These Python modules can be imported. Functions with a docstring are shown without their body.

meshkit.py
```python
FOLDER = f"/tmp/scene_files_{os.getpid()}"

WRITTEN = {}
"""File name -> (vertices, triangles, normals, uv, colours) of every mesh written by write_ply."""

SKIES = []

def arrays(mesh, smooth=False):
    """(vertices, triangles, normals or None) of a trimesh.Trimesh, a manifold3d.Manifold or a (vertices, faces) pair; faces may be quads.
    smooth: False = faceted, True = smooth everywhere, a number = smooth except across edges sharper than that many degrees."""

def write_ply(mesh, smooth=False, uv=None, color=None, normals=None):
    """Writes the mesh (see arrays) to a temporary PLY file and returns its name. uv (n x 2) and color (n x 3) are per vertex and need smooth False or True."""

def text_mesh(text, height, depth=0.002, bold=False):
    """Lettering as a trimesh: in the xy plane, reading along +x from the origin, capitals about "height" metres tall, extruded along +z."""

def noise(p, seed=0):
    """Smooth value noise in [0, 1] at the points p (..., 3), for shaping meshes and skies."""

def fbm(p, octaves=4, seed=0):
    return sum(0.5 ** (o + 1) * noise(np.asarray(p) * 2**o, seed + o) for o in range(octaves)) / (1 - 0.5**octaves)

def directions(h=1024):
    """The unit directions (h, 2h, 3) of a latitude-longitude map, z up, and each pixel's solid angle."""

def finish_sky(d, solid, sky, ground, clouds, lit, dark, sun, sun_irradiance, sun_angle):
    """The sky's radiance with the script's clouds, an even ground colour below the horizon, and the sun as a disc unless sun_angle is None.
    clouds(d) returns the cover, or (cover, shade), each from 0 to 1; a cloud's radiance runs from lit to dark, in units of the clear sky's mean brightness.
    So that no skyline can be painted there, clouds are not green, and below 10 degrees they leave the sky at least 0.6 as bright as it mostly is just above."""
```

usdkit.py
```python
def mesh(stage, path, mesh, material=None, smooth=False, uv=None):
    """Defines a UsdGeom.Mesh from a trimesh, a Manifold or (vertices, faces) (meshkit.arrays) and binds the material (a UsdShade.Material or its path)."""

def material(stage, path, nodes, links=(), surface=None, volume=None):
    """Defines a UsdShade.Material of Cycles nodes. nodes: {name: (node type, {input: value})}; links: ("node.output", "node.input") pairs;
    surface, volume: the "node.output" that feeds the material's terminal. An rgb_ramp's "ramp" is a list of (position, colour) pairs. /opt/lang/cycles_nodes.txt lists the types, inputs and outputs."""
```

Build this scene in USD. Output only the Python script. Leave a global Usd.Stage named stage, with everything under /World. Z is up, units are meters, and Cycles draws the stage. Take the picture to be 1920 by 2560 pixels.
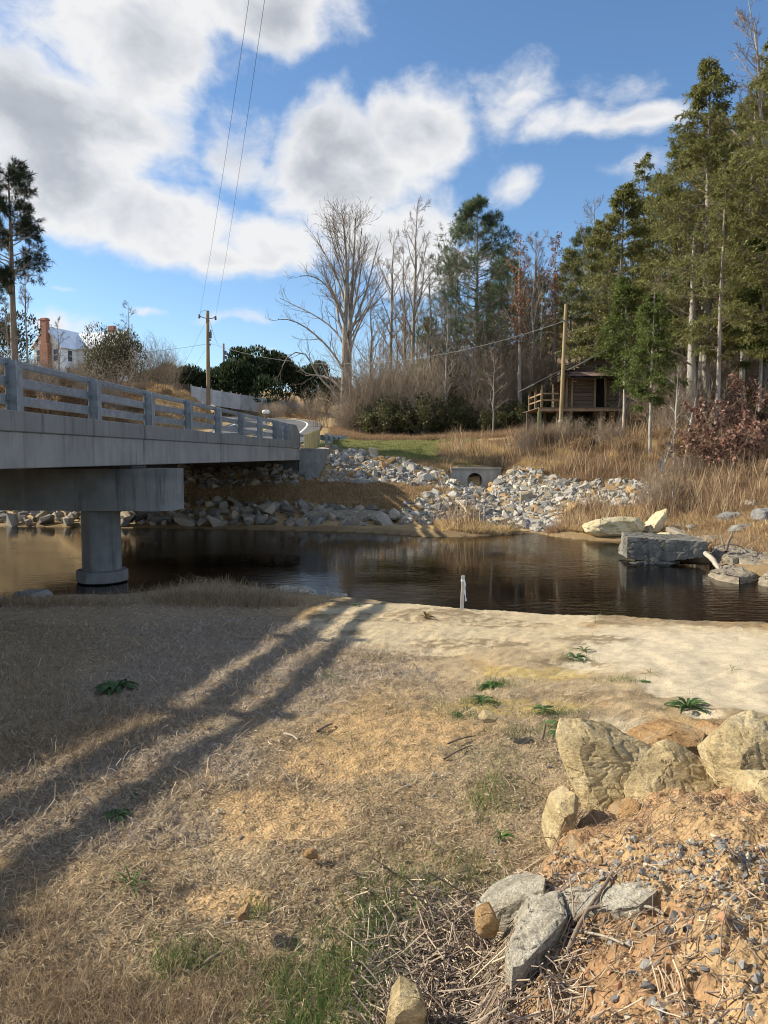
import math
import numpy as np, trimesh, shapely, usdkit, meshkit
from scipy.spatial import cKDTree, ConvexHull
from scipy.interpolate import RBFInterpolator
from pxr import Usd, UsdGeom, UsdLux, UsdShade, Sdf, Gf, Vt

stage = Usd.Stage.CreateInMemory()
UsdGeom.SetStageUpAxis(stage, 'Z')
UsdGeom.SetStageMetersPerUnit(stage, 1.0)
UsdGeom.Xform.Define(stage, '/World')
UsdGeom.Scope.Define(stage, '/World/Looks')

# ------------------------------------------------------------------ camera
F = 1846.0                                   # focal length in units of a 1920 wide picture
PITCH = math.atan(140.0 / F)
cam = UsdGeom.Camera.Define(stage, '/World/camera')
cam.CreateHorizontalApertureAttr(36.0)
cam.CreateVerticalApertureAttr(48.0)
cam.CreateFocalLengthAttr(36.0 * F / 1920.0)
cam.CreateClippingRangeAttr((0.05, 5000.0))
cam.CreateExposureAttr(EXPOSURE := 0.78)
cam.AddRotateXOp().Set(90.0 - math.degrees(PITCH))

# ------------------------------------------------------------------ sun and sky
SUN_EL = math.radians(30.8)
SUN_AZ = math.radians(-79.5)                 # atan2(x, y)
SUN = np.array([math.cos(SUN_EL) * math.sin(SUN_AZ), math.cos(SUN_EL) * math.cos(SUN_AZ), math.sin(SUN_EL)])
sun = UsdLux.DistantLight.Define(stage, '/World/sun')
sun.CreateIntensityAttr(1.25)
sun.CreateNormalizeAttr(True)
sun.CreateAngleAttr(0.53)
sun.CreateColorAttr(Gf.Vec3f(1.0, 0.91, 0.74))
zx = SUN; xx = np.cross([0, 0, 1], zx); xx /= np.linalg.norm(xx); yx = np.cross(zx, xx)
sun.AddTransformOp().Set(Gf.Matrix4d(*xx, 0, *yx, 0, *zx, 0, 0, 0, 0, 1))


def look(u, v):
    """World direction seen at the point (u, v) of the 1920 x 2560 photograph."""
    a, b = (u - 960.0) / F, -(v - 1280.0) / F
    c, s = math.cos(PITCH), math.sin(PITCH)
    return np.array([a, c + b * s, b * c - s])


def at(u, v, d):
    """World point seen at (u, v), d metres ahead."""
    q = look(u, v)
    return q * (d / q[1])


def sky_material():
    N, L = {}, []
    N['tc'] = ('texture_coordinate', {})
    N['sky'] = ('sky_texture', {'sky_type': 'single_scattering', 'sun_disc': False, 'sun_elevation': SUN_EL, 'sun_rotation': SUN_AZ + 2 * math.pi, 'altitude': 300.0, 'air_density': 1.0, 'aerosol_density': 0.35, 'ozone_density': 2.6})
    # warped noise
    N['w'] = ('noise_texture', {'scale': 5.0, 'detail': 4.0, 'roughness': 0.55})
    L.append(('tc.generated', 'w.vector'))
    N['wm'] = ('vector_math', {'math_type': 'scale', 'scale': 0.085})
    L.append(('w.color', 'wm.vector1'))
    N['wp'] = ('vector_math', {'math_type': 'add'})
    L += [('tc.generated', 'wp.vector1'), ('wm.vector', 'wp.vector2')]
    N['ws'] = ('vector_math', {'math_type': 'multiply', 'vector2': (1.0, 1.0, 1.5)})
    L.append(('wp.vector', 'ws.vector1'))
    N['n1'] = ('noise_texture', {'scale': 5.2, 'detail': 9.0, 'roughness': 0.56, 'lacunarity': 2.1})
    L.append(('ws.vector', 'n1.vector'))
    N['wo'] = ('vector_math', {'math_type': 'add', 'vector2': (-0.0425, -0.0425, -0.0425)})
    L.append(('wp.vector', 'wo.vector1'))
    blobs = [(60, 330, 520, 330, 1.25), (380, 560, 320, 150, 1.15), (300, 110, 420, 230, 1.05), (640, 40, 380, 130, .75), (560, 650, 190, 80, .75), (-300, 300, 500, 400, 1.2),
             (560, 330, 180, 220, .75),
             (850, 470, 270, 230, 1.25), (1040, 320, 220, 140, .9), (740, 610, 250, 120, 1.05), (960, 590, 260, 150, 1.1), (1100, 680, 240, 110, 1.0),
             (1450, 330, 230, 70, .70), (1600, 310, 200, 60, .7), (1310, 470, 140, 62, .60), (1340, 190, 200, 130, .42), (1560, 200, 220, 130, .42), (1300, 290, 140, 110, .45), (1000, 190, 200, 70, .3), (1560, 460, 160, 60, .4),
             (520, 672, 90, 24, .6), (390, 780, 110, 22, .55), (560, 805, 170, 28, .62), (700, 880, 180, 30, .6), (160, 728, 60, 14, .5), (120, 800, 150, 60, .5)]
    prev = None
    for i, (u, v, ru, rv, w) in enumerate(blobs):
        c = look(u, v); n = np.linalg.norm(c); c = c / n
        N[f's{i}'] = ('vector_math', {'math_type': 'subtract', 'vector2': tuple(c)})
        L.append(('wo.vector', f's{i}.vector1'))
        N[f'm{i}'] = ('vector_math', {'math_type': 'multiply', 'vector2': (F * n / ru, 1.0, F * n / rv)})
        L.append((f's{i}.vector', f'm{i}.vector1'))
        N[f'l{i}'] = ('vector_math', {'math_type': 'length'})
        L.append((f'm{i}.vector', f'l{i}.vector1'))
        N[f'r{i}'] = ('map_range', {'range_type': 'smoothstep', 'from_min': 0.0, 'from_max': 1.25, 'to_min': w, 'to_max': 0.0, 'clamp': True})
        L.append((f'l{i}.value', f'r{i}.value'))
        if prev is None:
            prev = f'r{i}.result'
        else:
            N[f'a{i}'] = ('math', {'math_type': 'smoothmax', 'value3': 0.25}) if False else ('math', {'math_type': 'maximum'})
            L += [(prev, f'a{i}.value1'), (f'r{i}.result', f'a{i}.value2')]
            prev = f'a{i}.value'
    # everywhere else: scattered cumulus of the same kind, away from the frame
    N['front'] = ('vector_math', {'math_type': 'dot_product', 'vector2': tuple(look(960, 700) / np.linalg.norm(look(960, 700)))})
    L.append(('tc.generated', 'front.vector1'))
    N['away'] = ('map_range', {'range_type': 'smoothstep', 'from_min': 0.70, 'from_max': 0.82, 'to_min': 0.48, 'to_max': 0.0, 'clamp': True})
    L.append(('front.value', 'away.value'))
    N['bl'] = ('math', {'math_type': 'maximum'})
    L += [(prev, 'bl.value1'), ('away.result', 'bl.value2')]
    # density = blobs + noise
    N['nn'] = ('math', {'math_type': 'multiply_add', 'value2': 2.3, 'value3': -1.25})
    L.append(('n1.fac', 'nn.value1'))
    N['den'] = ('math', {'math_type': 'add'})
    L += [('bl.value', 'den.value1'), ('nn.value', 'den.value2')]
    N['cov'] = ('map_range', {'range_type': 'smoothstep', 'from_min': 0.22, 'from_max': 0.70, 'to_min': 0.0, 'to_max': 0.97, 'clamp': True})
    L.append(('den.value', 'cov.value'))
    # billows: white where thin, grey in the thick middle
    N['n2'] = ('noise_texture', {'scale': 7.0, 'detail': 6.0, 'roughness': 0.5})
    L.append(('ws.vector', 'n2.vector'))
    N['d2'] = ('math', {'math_type': 'multiply_add', 'value2': 1.5, 'value3': -0.75})
    L.append(('n2.fac', 'd2.value1'))
    N['d3'] = ('math', {'math_type': 'add'})
    L += [('den.value', 'd3.value1'), ('d2.value', 'd3.value2')]
    N['shd'] = ('rgb_ramp', {'ramp': [(0.0, (0.95, 0.98, 1.04)), (0.40, (1.0, 1.0, 1.0)), (0.56, (0.80, 0.82, 0.86)), (0.74, (0.56, 0.595, 0.65)), (1.0, (0.44, 0.48, 0.55))]})
    N['d4'] = ('math', {'math_type': 'multiply', 'value2': 0.60})
    L += [('d3.value', 'd4.value1'), ('d4.value', 'shd.fac')]
    N['cl'] = ('mix_color', {'blend_type': 'multiply', 'fac': 1.0, 'b': (CLOUD, CLOUD, CLOUD)})
    L.append(('shd.color', 'cl.a'))
    N['mx'] = ('mix_color', {'blend_type': 'mix'})
    N['sat'] = ('hsv', {'saturation': 1.10})
    L += [('sky.color', 'sat.color'), ('sat.color', 'mx.a'), ('cl.result', 'mx.b'), ('cov.result', 'mx.fac')]
    N['bg'] = ('background_shader', {'strength': SKY_STRENGTH})
    L.append(('mx.result', 'bg.color'))
    return usdkit.material(stage, '/World/Looks/sky', N, L, surface='bg.background')


SKY_STRENGTH, CLOUD = 0.105, 5.0
dome = UsdLux.DomeLight.Define(stage, '/World/sky')
UsdShade.MaterialBindingAPI.Apply(dome.GetPrim()).Bind(sky_material())
dome.GetPrim().SetCustomDataByKey('kind', 'structure')

# ------------------------------------------------------------------ helpers
_names = {}


def numbered(parent, name):
    k = (parent, name)
    n = _names.get(k, -1) + 1
    _names[k] = n
    return f'{parent}/{name}' + (f'_{n:03d}' if n else '')


def tag(prim, label=None, cat=None, group=None, kind=None):
    for k, t in (('label', label), ('category', cat), ('group', group), ('kind', kind)):
        if t:
            prim.SetCustomDataByKey(k, t)
    return prim


def join(meshes):
    vs, fs, cs, n = [], [], [], 0
    for m in meshes:
        v, f = m[0], m[1]
        vs.append(v); fs.append(f + n); n += len(v)
        if len(m) > 2:
            cs.append(m[2])
    return (np.vstack(vs), np.vstack(fs)) + ((np.vstack(cs),) if cs else ())


def put(name, m, mat, parent='/World', smooth=False, base=None):
    """One Mesh prim. m = (v, f) or (v, f, colours); vertices are taken relative to base."""
    path = numbered(parent, name)
    v = np.asarray(m[0], float)
    if base is not None:
        v = v - np.asarray(base)
    if len(m) > 2 and m[2] is not None:
        p = usdkit.mesh(stage, path, (v, m[1]), mat, smooth=True if smooth else False)
        UsdGeom.PrimvarsAPI(p).CreatePrimvar('col', Sdf.ValueTypeNames.Color3fArray, 'vertex').Set(Vt.Vec3fArray.FromNumpy(np.asarray(m[2], np.float32)))
    else:
        p = usdkit.mesh(stage, path, (v, m[1]), mat, smooth=smooth)
    return p


def thing(name, label, cat, loc=(0, 0, 0), rotz=None, scale=None, group=None):
    x = UsdGeom.Xform.Define(stage, numbered('/World', name))
    x.AddTranslateOp().Set(Gf.Vec3d(*map(float, loc)))
    if rotz is not None:
        x.AddRotateZOp().Set(float(rotz))
    if scale is not None:
        s = (scale,) * 3 if np.ndim(scale) == 0 else scale
        x.AddScaleOp().Set(Gf.Vec3f(*map(float, s)))
    tag(x.GetPrim(), label, cat, group)
    return str(x.GetPath())


def solo(name, m, mat, label, cat, base=None, group=None, smooth=False, kind=None):
    """A thing that is one mesh; vertices in world coordinates, origin moved to its base."""
    v = np.asarray(m[0], float)
    if base is None:
        base = np.array([*(v.min(0) + v.max(0))[:2] / 2, v[:, 2].min()])
    p = put(name, m, mat, smooth=smooth, base=base)
    p.AddTranslateOp().Set(Gf.Vec3d(*map(float, base)))
    tag(p.GetPrim(), label, cat, group, kind)
    return p


def copy(src, label, loc, rotz=0.0, scale=1.0, group=None):
    """A further individual like src (path of a thing) with its parts."""
    prim = stage.GetPrimAtPath(src)
    was = prim.GetCustomData()
    name = src.rsplit('/', 1)[1].rstrip('0123456789').rstrip('_')
    path = thing(name, label, was['category'], loc, rotz, scale, group)
    p = stage.GetPrimAtPath(path)
    p.GetReferences().AddInternalReference(src)
    p.SetInstanceable(True)
    return path


def box(c, s, R=None):
    """Box with centre c, sizes s, optional rotation matrix."""
    v = np.array([[x, y, z] for x in (-.5, .5) for y in (-.5, .5) for z in (-.5, .5)]) * np.asarray(s, float)
    f = np.array([[0, 1, 3], [0, 3, 2], [4, 6, 7], [4, 7, 5], [0, 4, 5], [0, 5, 1], [2, 3, 7], [2, 7, 6], [0, 2, 6], [0, 6, 4], [1, 5, 7], [1, 7, 3]])
    if R is not None:
        v = v @ np.asarray(R).T
    return v + np.asarray(c, float), f


def cbox(c, s, b=0.01, R=None):
    """Box with chamfered edges."""
    s = np.asarray(s, float); b = min(b, s.min() * .45)
    pts = []
    for x in (-1, 1):
        for y in (-1, 1):
            for z in (-1, 1):
                q = np.array([x, y, z]) * s / 2
                for k in range(3):
                    r = q - np.array([x, y, z]) * b
                    r[k] = q[k]
                    pts.append(r)
    v, f = hull(np.array(pts))
    if R is not None:
        v = v @ np.asarray(R).T
    return v + np.asarray(c, float), f


def hull(pts):
    pts = np.asarray(pts, float)
    h = ConvexHull(pts)
    used = np.unique(h.simplices)
    remap = np.full(len(pts), -1); remap[used] = np.arange(len(used))
    v, f = pts[used], remap[h.simplices].copy()
    n = np.cross(v[f[:, 1]] - v[f[:, 0]], v[f[:, 2]] - v[f[:, 0]])
    flip = (n * h.equations[:, :3]).sum(1) < 0
    f[flip] = f[flip][:, ::-1]
    return v, f


def rotz(a):
    c, s = math.cos(a), math.sin(a)
    return np.array([[c, -s, 0], [s, c, 0], [0, 0, 1.]])


def frame_to(d, up=(0, 0, 1)):
    """Rotation whose x axis runs along d."""
    x = np.asarray(d, float); x = x / np.linalg.norm(x)
    y = np.cross(up, x); y /= np.linalg.norm(y)
    return np.stack([x, y, np.cross(x, y)], 1)


def beam(a, b, w, h, b_=0.004):
    """Rectangular bar from a to b, w wide and h high."""
    a, b = np.asarray(a, float), np.asarray(b, float)
    up = (0, 0, 1) if abs((b - a)[2]) < .9 * np.linalg.norm(b - a) else (0, 1, 0)
    return cbox((a + b) / 2, (np.linalg.norm(b - a), w, h), b_, frame_to(b - a, up))


def tubes(P, R, k=3):
    """Tubes along m polylines of n points each, as one (v, f)."""
    P = np.asarray(P, float); R = np.asarray(R, float)
    m, n = P.shape[:2]
    T = np.gradient(P, axis=1)
    T /= np.maximum(np.linalg.norm(T, axis=2, keepdims=True), 1e-9)
    mean = T.mean(1)
    ref = np.where(np.abs(mean[:, 2:3]) > .8, [[1.0, 0, 0]], [[0, 0, 1.0]])[:, None, :]
    A = np.cross(T, ref); A /= np.maximum(np.linalg.norm(A, axis=2, keepdims=True), 1e-9)
    B = np.cross(T, A)
    w = np.arange(k) / k * 2 * np.pi
    V = P[:, :, None] + R[:, :, None, None] * (A[:, :, None] * np.cos(w)[:, None] + B[:, :, None] * np.sin(w)[:, None])
    i = np.arange(m)[:, None, None] * n * k + np.arange(n - 1)[None, :, None] * k + np.arange(k)[None, None]
    j = np.arange(m)[:, None, None] * n * k + np.arange(n - 1)[None, :, None] * k + ((np.arange(k) + 1) % k)[None, None]
    f = np.stack([np.stack([i, j, j + k], -1), np.stack([i, j + k, i + k], -1)], -2).reshape(-1, 3)
    return V.reshape(-1, 3), f[:, ::-1]


def ribbons(P, W, S, col=None):
    """Flat blades along m polylines (m, n, 3), width (m, n), side direction (m, 3); colours (m, 3)."""
    P = np.asarray(P, float)
    m, n = P.shape[:2]
    off = S[:, None, :] * (W[:, :, None] / 2)
    V = np.stack([P - off, P + off], 2).reshape(-1, 3)
    i = (np.arange(m)[:, None] * n * 2 + np.arange(n - 1)[None] * 2).ravel()
    f = np.concatenate([np.stack([i, i + 1, i + 3], 1), np.stack([i, i + 3, i + 2], 1)])
    if col is None:
        return V, f
    return V, f, np.repeat(col, n * 2, axis=0)


def unit(a):
    return a / np.maximum(np.linalg.norm(a, axis=-1, keepdims=True), 1e-9)


def smooth01(x):
    x = np.clip(x, 0, 1)
    return x * x * (3 - 2 * x)


# ------------------------------------------------------------------ materials
def M(name, nodes, links, surface='p.BSDF', volume=None):
    return usdkit.material(stage, '/World/Looks/' + name, nodes, links, surface=surface, volume=volume)


def grainy(name, c1, c2, scale=8.0, rough=.8, bump=.3, bdist=.01, metallic=0.0, c3=None, spec=.3, fine=60.0, stretch=(1, 1, 1)):
    """Solid colour broken up by two noises, with fine relief; object space."""
    N = {'tc': ('texture_coordinate', {}), 'mp': ('mapping', {'scale': stretch}), 'oi': ('object_info', {}),
         'n': ('noise_texture', {'scale': scale, 'detail': 6.0, 'roughness': .6}), 'f': ('noise_texture', {'scale': fine, 'detail': 3.0, 'roughness': .6}),
         'r': ('rgb_ramp', {'ramp': [(.3, c1), (.7, c2)] if c3 is None else [(.25, c1), (.5, c2), (.75, c3)]}),
         'v': ('math', {'math_type': 'multiply_add', 'value2': .35, 'value3': .825}), 'h': ('hsv', {}),
         'm2': ('mix_color', {'blend_type': 'overlay', 'fac': .45}),
         'b': ('bump', {'strength': bump, 'distance': bdist}), 'p': ('principled_bsdf', {'roughness': rough, 'metallic': metallic, 'specular_ior_level': spec})}
    L = [('tc.object', 'mp.vector'), ('mp.vector', 'n.vector'), ('mp.vector', 'f.vector'), ('n.fac', 'r.fac'), ('oi.random', 'v.value1'), ('v.value', 'h.value'), ('r.color', 'h.color'), ('h.color', 'm2.a'), ('f.fac', 'm2.b'), ('m2.result', 'p.base_color'), ('f.fac', 'b.height'), ('b.normal', 'p.normal')]
    return M(name, N, L)


def leafy(name, trans=.38, rough=.6, spec=.3):
    """Leaf or blade with its own colour in the mesh, some light passing through."""
    N = {'a': ('attribute', {'attribute': 'col'}), 'p': ('principled_bsdf', {'roughness': rough, 'specular_ior_level': spec}), 't': ('translucent_bsdf', {}), 'x': ('mix_closure', {'fac': trans})}
    return M(name, N, [('a.color', 'p.base_color'), ('a.color', 't.color'), ('p.BSDF', 'x.closure1'), ('t.BSDF', 'x.closure2')], surface='x.closure')


def vcol(name, rough=.9, bump=.4, bdist=.01, scale=120.0):
    """Solid with its colour in the mesh plus fine grain."""
    N = {'a': ('attribute', {'attribute': 'col'}), 'g': ('geometry', {}), 'n': ('noise_texture', {'scale': scale, 'detail': 4.0, 'roughness': .65}), 'm': ('mix_color', {'blend_type': 'overlay', 'fac': .5}),
         'b': ('bump', {'strength': bump, 'distance': bdist}), 'p': ('principled_bsdf', {'roughness': rough, 'specular_ior_level': .2})}
    return M(name, N, [('g.position', 'n.vector'), ('a.color', 'm.a'), ('n.fac', 'm.b'), ('m.result', 'p.base_color'), ('n.fac', 'b.height'), ('b.normal', 'p.normal')])
# ------------------------------------------------------------------ terrain
WZ = -2.9                                    # creek level; the camera is the origin


def on_water(u, v):
    q = look(u, v)
    return (q * (WZ / q[2]))[:2]


far_px = [(-300, 1316), (0, 1316), (200, 1318), (400, 1322), (550, 1324), (700, 1326), (850, 1330), (950, 1334), (1060, 1342), (1150, 1343), (1250, 1338), (1300, 1335), (1340, 1334), (1380, 1342), (1440, 1349), (1500, 1353), (1560, 1356), (1610, 1362)]
FAR = [on_water(u, v) for u, v in far_px]
FAR = [np.array([-70., 50.]), np.array([-30., 36.])] + FAR[1:] + [np.array([8.1, 22.6]), on_water(1585, 1402), on_water(1770, 1408), on_water(1850, 1445), on_water(1990, 1462), np.array([11.5, 14.]), np.array([15., 8.]), np.array([30., -2.])]
NEAR = [np.array(q, float) for q in [(24, -8), (12, 4), (8, 7.6), (6, 8.6), (5, 9.1), (4.2, 9.5), (3.5, 9.9), (2.8, 10.25), (2.2, 10.5), (1.6, 10.75), (1.05, 11.0), (.4, 11.5), (-.2, 12.0), (-.9, 12.3), (-1.5, 12.5), (-2.3, 12.7), (-3.2, 12.6), (-4.5, 12.4), (-6, 12.2), (-8, 12.2), (-12, 12.6), (-20, 14), (-40, 22), (-75, 36)]]
CREEK = shapely.Polygon(np.array(FAR[::1] + NEAR))
shapely.prepare(CREEK)
_shore = np.vstack([np.array(CREEK.exterior.interpolate(s).coords[0]) for s in np.arange(0, CREEK.length, .08)])
_tree = cKDTree(_shore)


def wob(x, y, s, seed):
    p = np.stack([np.asarray(x, float) * s, np.asarray(y, float) * s, np.zeros(np.shape(x)) + seed * 7.3], -1)
    return meshkit.fbm(p, 4, seed) - .5


ROADC = np.array([(-12.4, -12, .35), (-11.9, 0, .40), (-11.2, 12, .42), (-10.4, 25, .42), (-9.7, 37, .45), (-9.3, 44, .75), (-9.1, 52, 1.55), (-9.4, 60, 2.35), (-10.2, 68, 3.05), (-12.0, 76, 3.7), (-15.2, 84, 4.3), (-20.5, 91, 4.9), (-28, 96, 5.5), (-38, 99, 6.1), (-55, 101, 7)])


def spline(P, n):
    from scipy.interpolate import CubicSpline
    s = np.concatenate([[0], np.cumsum(np.linalg.norm(np.diff(P, axis=0), axis=1))])
    return CubicSpline(s, P)(np.linspace(0, s[-1], n))


ROAD = spline(ROADC, 320)
_road = cKDTree(ROAD[:, :2])

ctrl = []
for x in (-9, -5, -2, 0.5, 3):
    for y, z in ((-4, -1.42), (0.5, -1.5), (2, -1.575), (2.8, -1.63), (4.2, -1.77), (6, -1.92), (7.7, -2.0), (9.3, -2.06), (11.3, -2.2)):
        ctrl.append((x, y, z))
ctrl += [(5, 6, -1.9), (6, 4, -1.75), (8, 5, -1.95), (9, 1, -1.6), (5, 8, -1.98), (3.2, 8.4, -2.0), (2.0, 9.3, -2.13), (1.2, 10, -2.16), (0, -30, -.5), (-30, -20, 0), (30, -25, -.5), (-25, 8, -1.6), (-15, 11, -2.0), (-40, 14, -1.2), (-60, 25, -1)]
px = [  # (u, v, metres ahead) on the far side
    (-300, 1290, 38), (-300, 1240, 41), (0, 1288, 34.5), (0, 1262, 36.5), (200, 1284, 34), (400, 1279, 33), (700, 1283, 32.2), (850, 1280, 31.6), (900, 1296, 31), (1000, 1318, 30),
    (200, 1230, 38), (400, 1222, 37), (600, 1212, 37), (750, 1208, 36.6), (850, 1210, 36), (950, 1222, 35), (1050, 1235, 34.2),
    (600, 1168, 37.2), (450, 1170, 37.2), (300, 1170, 37.2), (700, 1170, 37.2), (650, 1196, 36.2), (780, 1185, 37.8), (830, 1130, 41.5), (870, 1140, 40.6), (900, 1145, 40.5), (1000, 1160, 40), (1080, 1182, 38.8), (1130, 1200, 38.2), (860, 1192, 37.6), (1000, 1206, 37), (1130, 1218, 37), (1200, 1240, 36), (1000, 1244, 34), (1100, 1262, 33.2), (1220, 1268, 33.8), (1200, 1300, 31.2), (1050, 1306, 31), (1290, 1308, 31.5), (1320, 1325, 30.2),
    (830, 1112, 45), (1020, 1112, 46), (1020, 1138, 42), (920, 1128, 43), (1130, 1150, 42), (1130, 1112, 47),
    (1190, 1222, 38.2), (1215, 1222, 38.2), (1235, 1250, 36), (1275, 1285, 33.5), (1190, 1165, 40.5), (1240, 1165, 40.5), (1150, 1160, 40.5),
    (1270, 1190, 38.5), (1320, 1175, 39), (1350, 1200, 37.5), (1330, 1240, 35), (1450, 1215, 36), (1600, 1215, 35), (1640, 1240, 33.5), (1600, 1268, 31.6), (1450, 1270, 32), (1380, 1290, 31), (1400, 1325, 29.4), (1400, 1260, 33),
    (1300, 1130, 42), (1450, 1120, 43), (1600, 1155, 38), (1750, 1180, 35), (1900, 1190, 33), (1700, 1290, 28.6), (1750, 1250, 30.5), (1800, 1310, 26.5), (1860, 1270, 28), (1920, 1225, 29), (1920, 1330, 24), (1920, 1400, 20.6), (1830, 1390, 21.9), (1800, 1355, 24), (1650, 1345, 26.2), (1720, 1340, 26), (2100, 1380, 18), (2100, 1250, 24), (2300, 1150, 26),
    (1400, 1088, 48), (1500, 1082, 48), (1300, 1100, 47), (1630, 1130, 38.5), (1730, 1078, 42), (1790, 1140, 36.5), (1850, 1050, 43), (1920, 1010, 45), (1920, 900, 60), (1700, 985, 56), (1600, 1030, 54), (1400, 1045, 60), (1200, 1090, 53), (1100, 1098, 56), (1000, 1100, 57), (870, 1096, 62), (2100, 900, 50), (2400, 900, 45),
    (1300, 940, 95), (1700, 800, 100), (1000, 1040, 100), (1900, 720, 110), (1500, 860, 110), (1150, 1010, 110), (2300, 600, 100), (860, 1040, 110), (800, 1052, 84), (830, 1060, 74), (820, 1075, 62),
    (500, 1035, 62), (420, 1000, 70), (420, 968, 84), (600, 1000, 80), (600, 1035, 70), (700, 1030, 92), (480, 984, 86), (600, 992, 94), (750, 1018, 100), (380, 960, 82), (350, 985, 70), (150, 948, 112), (0, 960, 62), (100, 985, 47), (0, 1000, 45), (-200, 1000, 45), (-400, 900, 70), (250, 985, 60), (300, 968, 80), (230, 955, 100), (50, 950, 90), (700, 975, 125), (500, 955, 125), (200, 925, 160), (-300, 860, 150), (800, 1000, 150), (1200, 900, 180), (1900, 560, 180), (-100, 1090, 41), (150, 1080, 43), (350, 1060, 48),
]
for u, v, d in px:
    ctrl.append(tuple(at(u, v, d)))
for a in range(0, 360, 20):
    x, y = 420 * math.sin(math.radians(a)), 420 * math.cos(math.radians(a))
    z = {0: 30, 20: 70, 40: 90, 60: 90, 80: 70}.get(a, 12.0)
    ctrl.append((x, y, z)); ctrl.append((x * .62, y * .62, z * .62))
ctrl = np.array(ctrl)
_, keep = np.unique(np.round(ctrl[:, :2], 2), axis=0, return_index=True)
ctrl = ctrl[np.sort(keep)]
_lin = RBFInterpolator(ctrl[:, :2], ctrl[:, 2], kernel='linear', smoothing=0.08, degree=1)

MOUND = shapely.Polygon([(.05, .7), (.16, 1.5), (.27, 1.98), (.45, 2.45), (.62, 2.78), (.80, 3.08), (1.2, 3.3), (2.0, 3.5), (3.2, 3.5), (4.4, 2.6), (4.4, .3), (2.2, -.4), (.6, 0)])
shapely.prepare(MOUND)
_mb = cKDTree(np.vstack([np.array(MOUND.exterior.interpolate(s).coords[0]) for s in np.arange(0, MOUND.length, .01)]))


def mound(x, y):
    x, y = np.asarray(x, float), np.asarray(y, float)
    near = (x > -.2) & (x < 5) & (y > -1) & (y < 4)
    out = np.zeros(x.shape)
    if near.any():
        q = np.stack([x[near], y[near]], -1)
        d, _ = _mb.query(q)
        d = np.where(shapely.contains_xy(MOUND, q[:, 0], q[:, 1]), d, -d)
        out[near] = .13 * smooth01((d + .03) / .11) + .24 * smooth01(d / .75)
    return out


_c0 = at(1187, 1212, 39.3)
CHAN = spline(np.array([[_c0[0], 39.6, at(0, 1217, 39.2)[2]], [at(1200, 1222, 37)[0], 37, -1.95], [at(1235, 1255, 34.5)[0], 34.5, -2.3], [at(1290, 1300, 31.5)[0], 31.5, -2.7], [at(1330, 1330, 29)[0], 28.6, -3.0]]), 160)
_chan = cKDTree(CHAN[:, :2])


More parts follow.
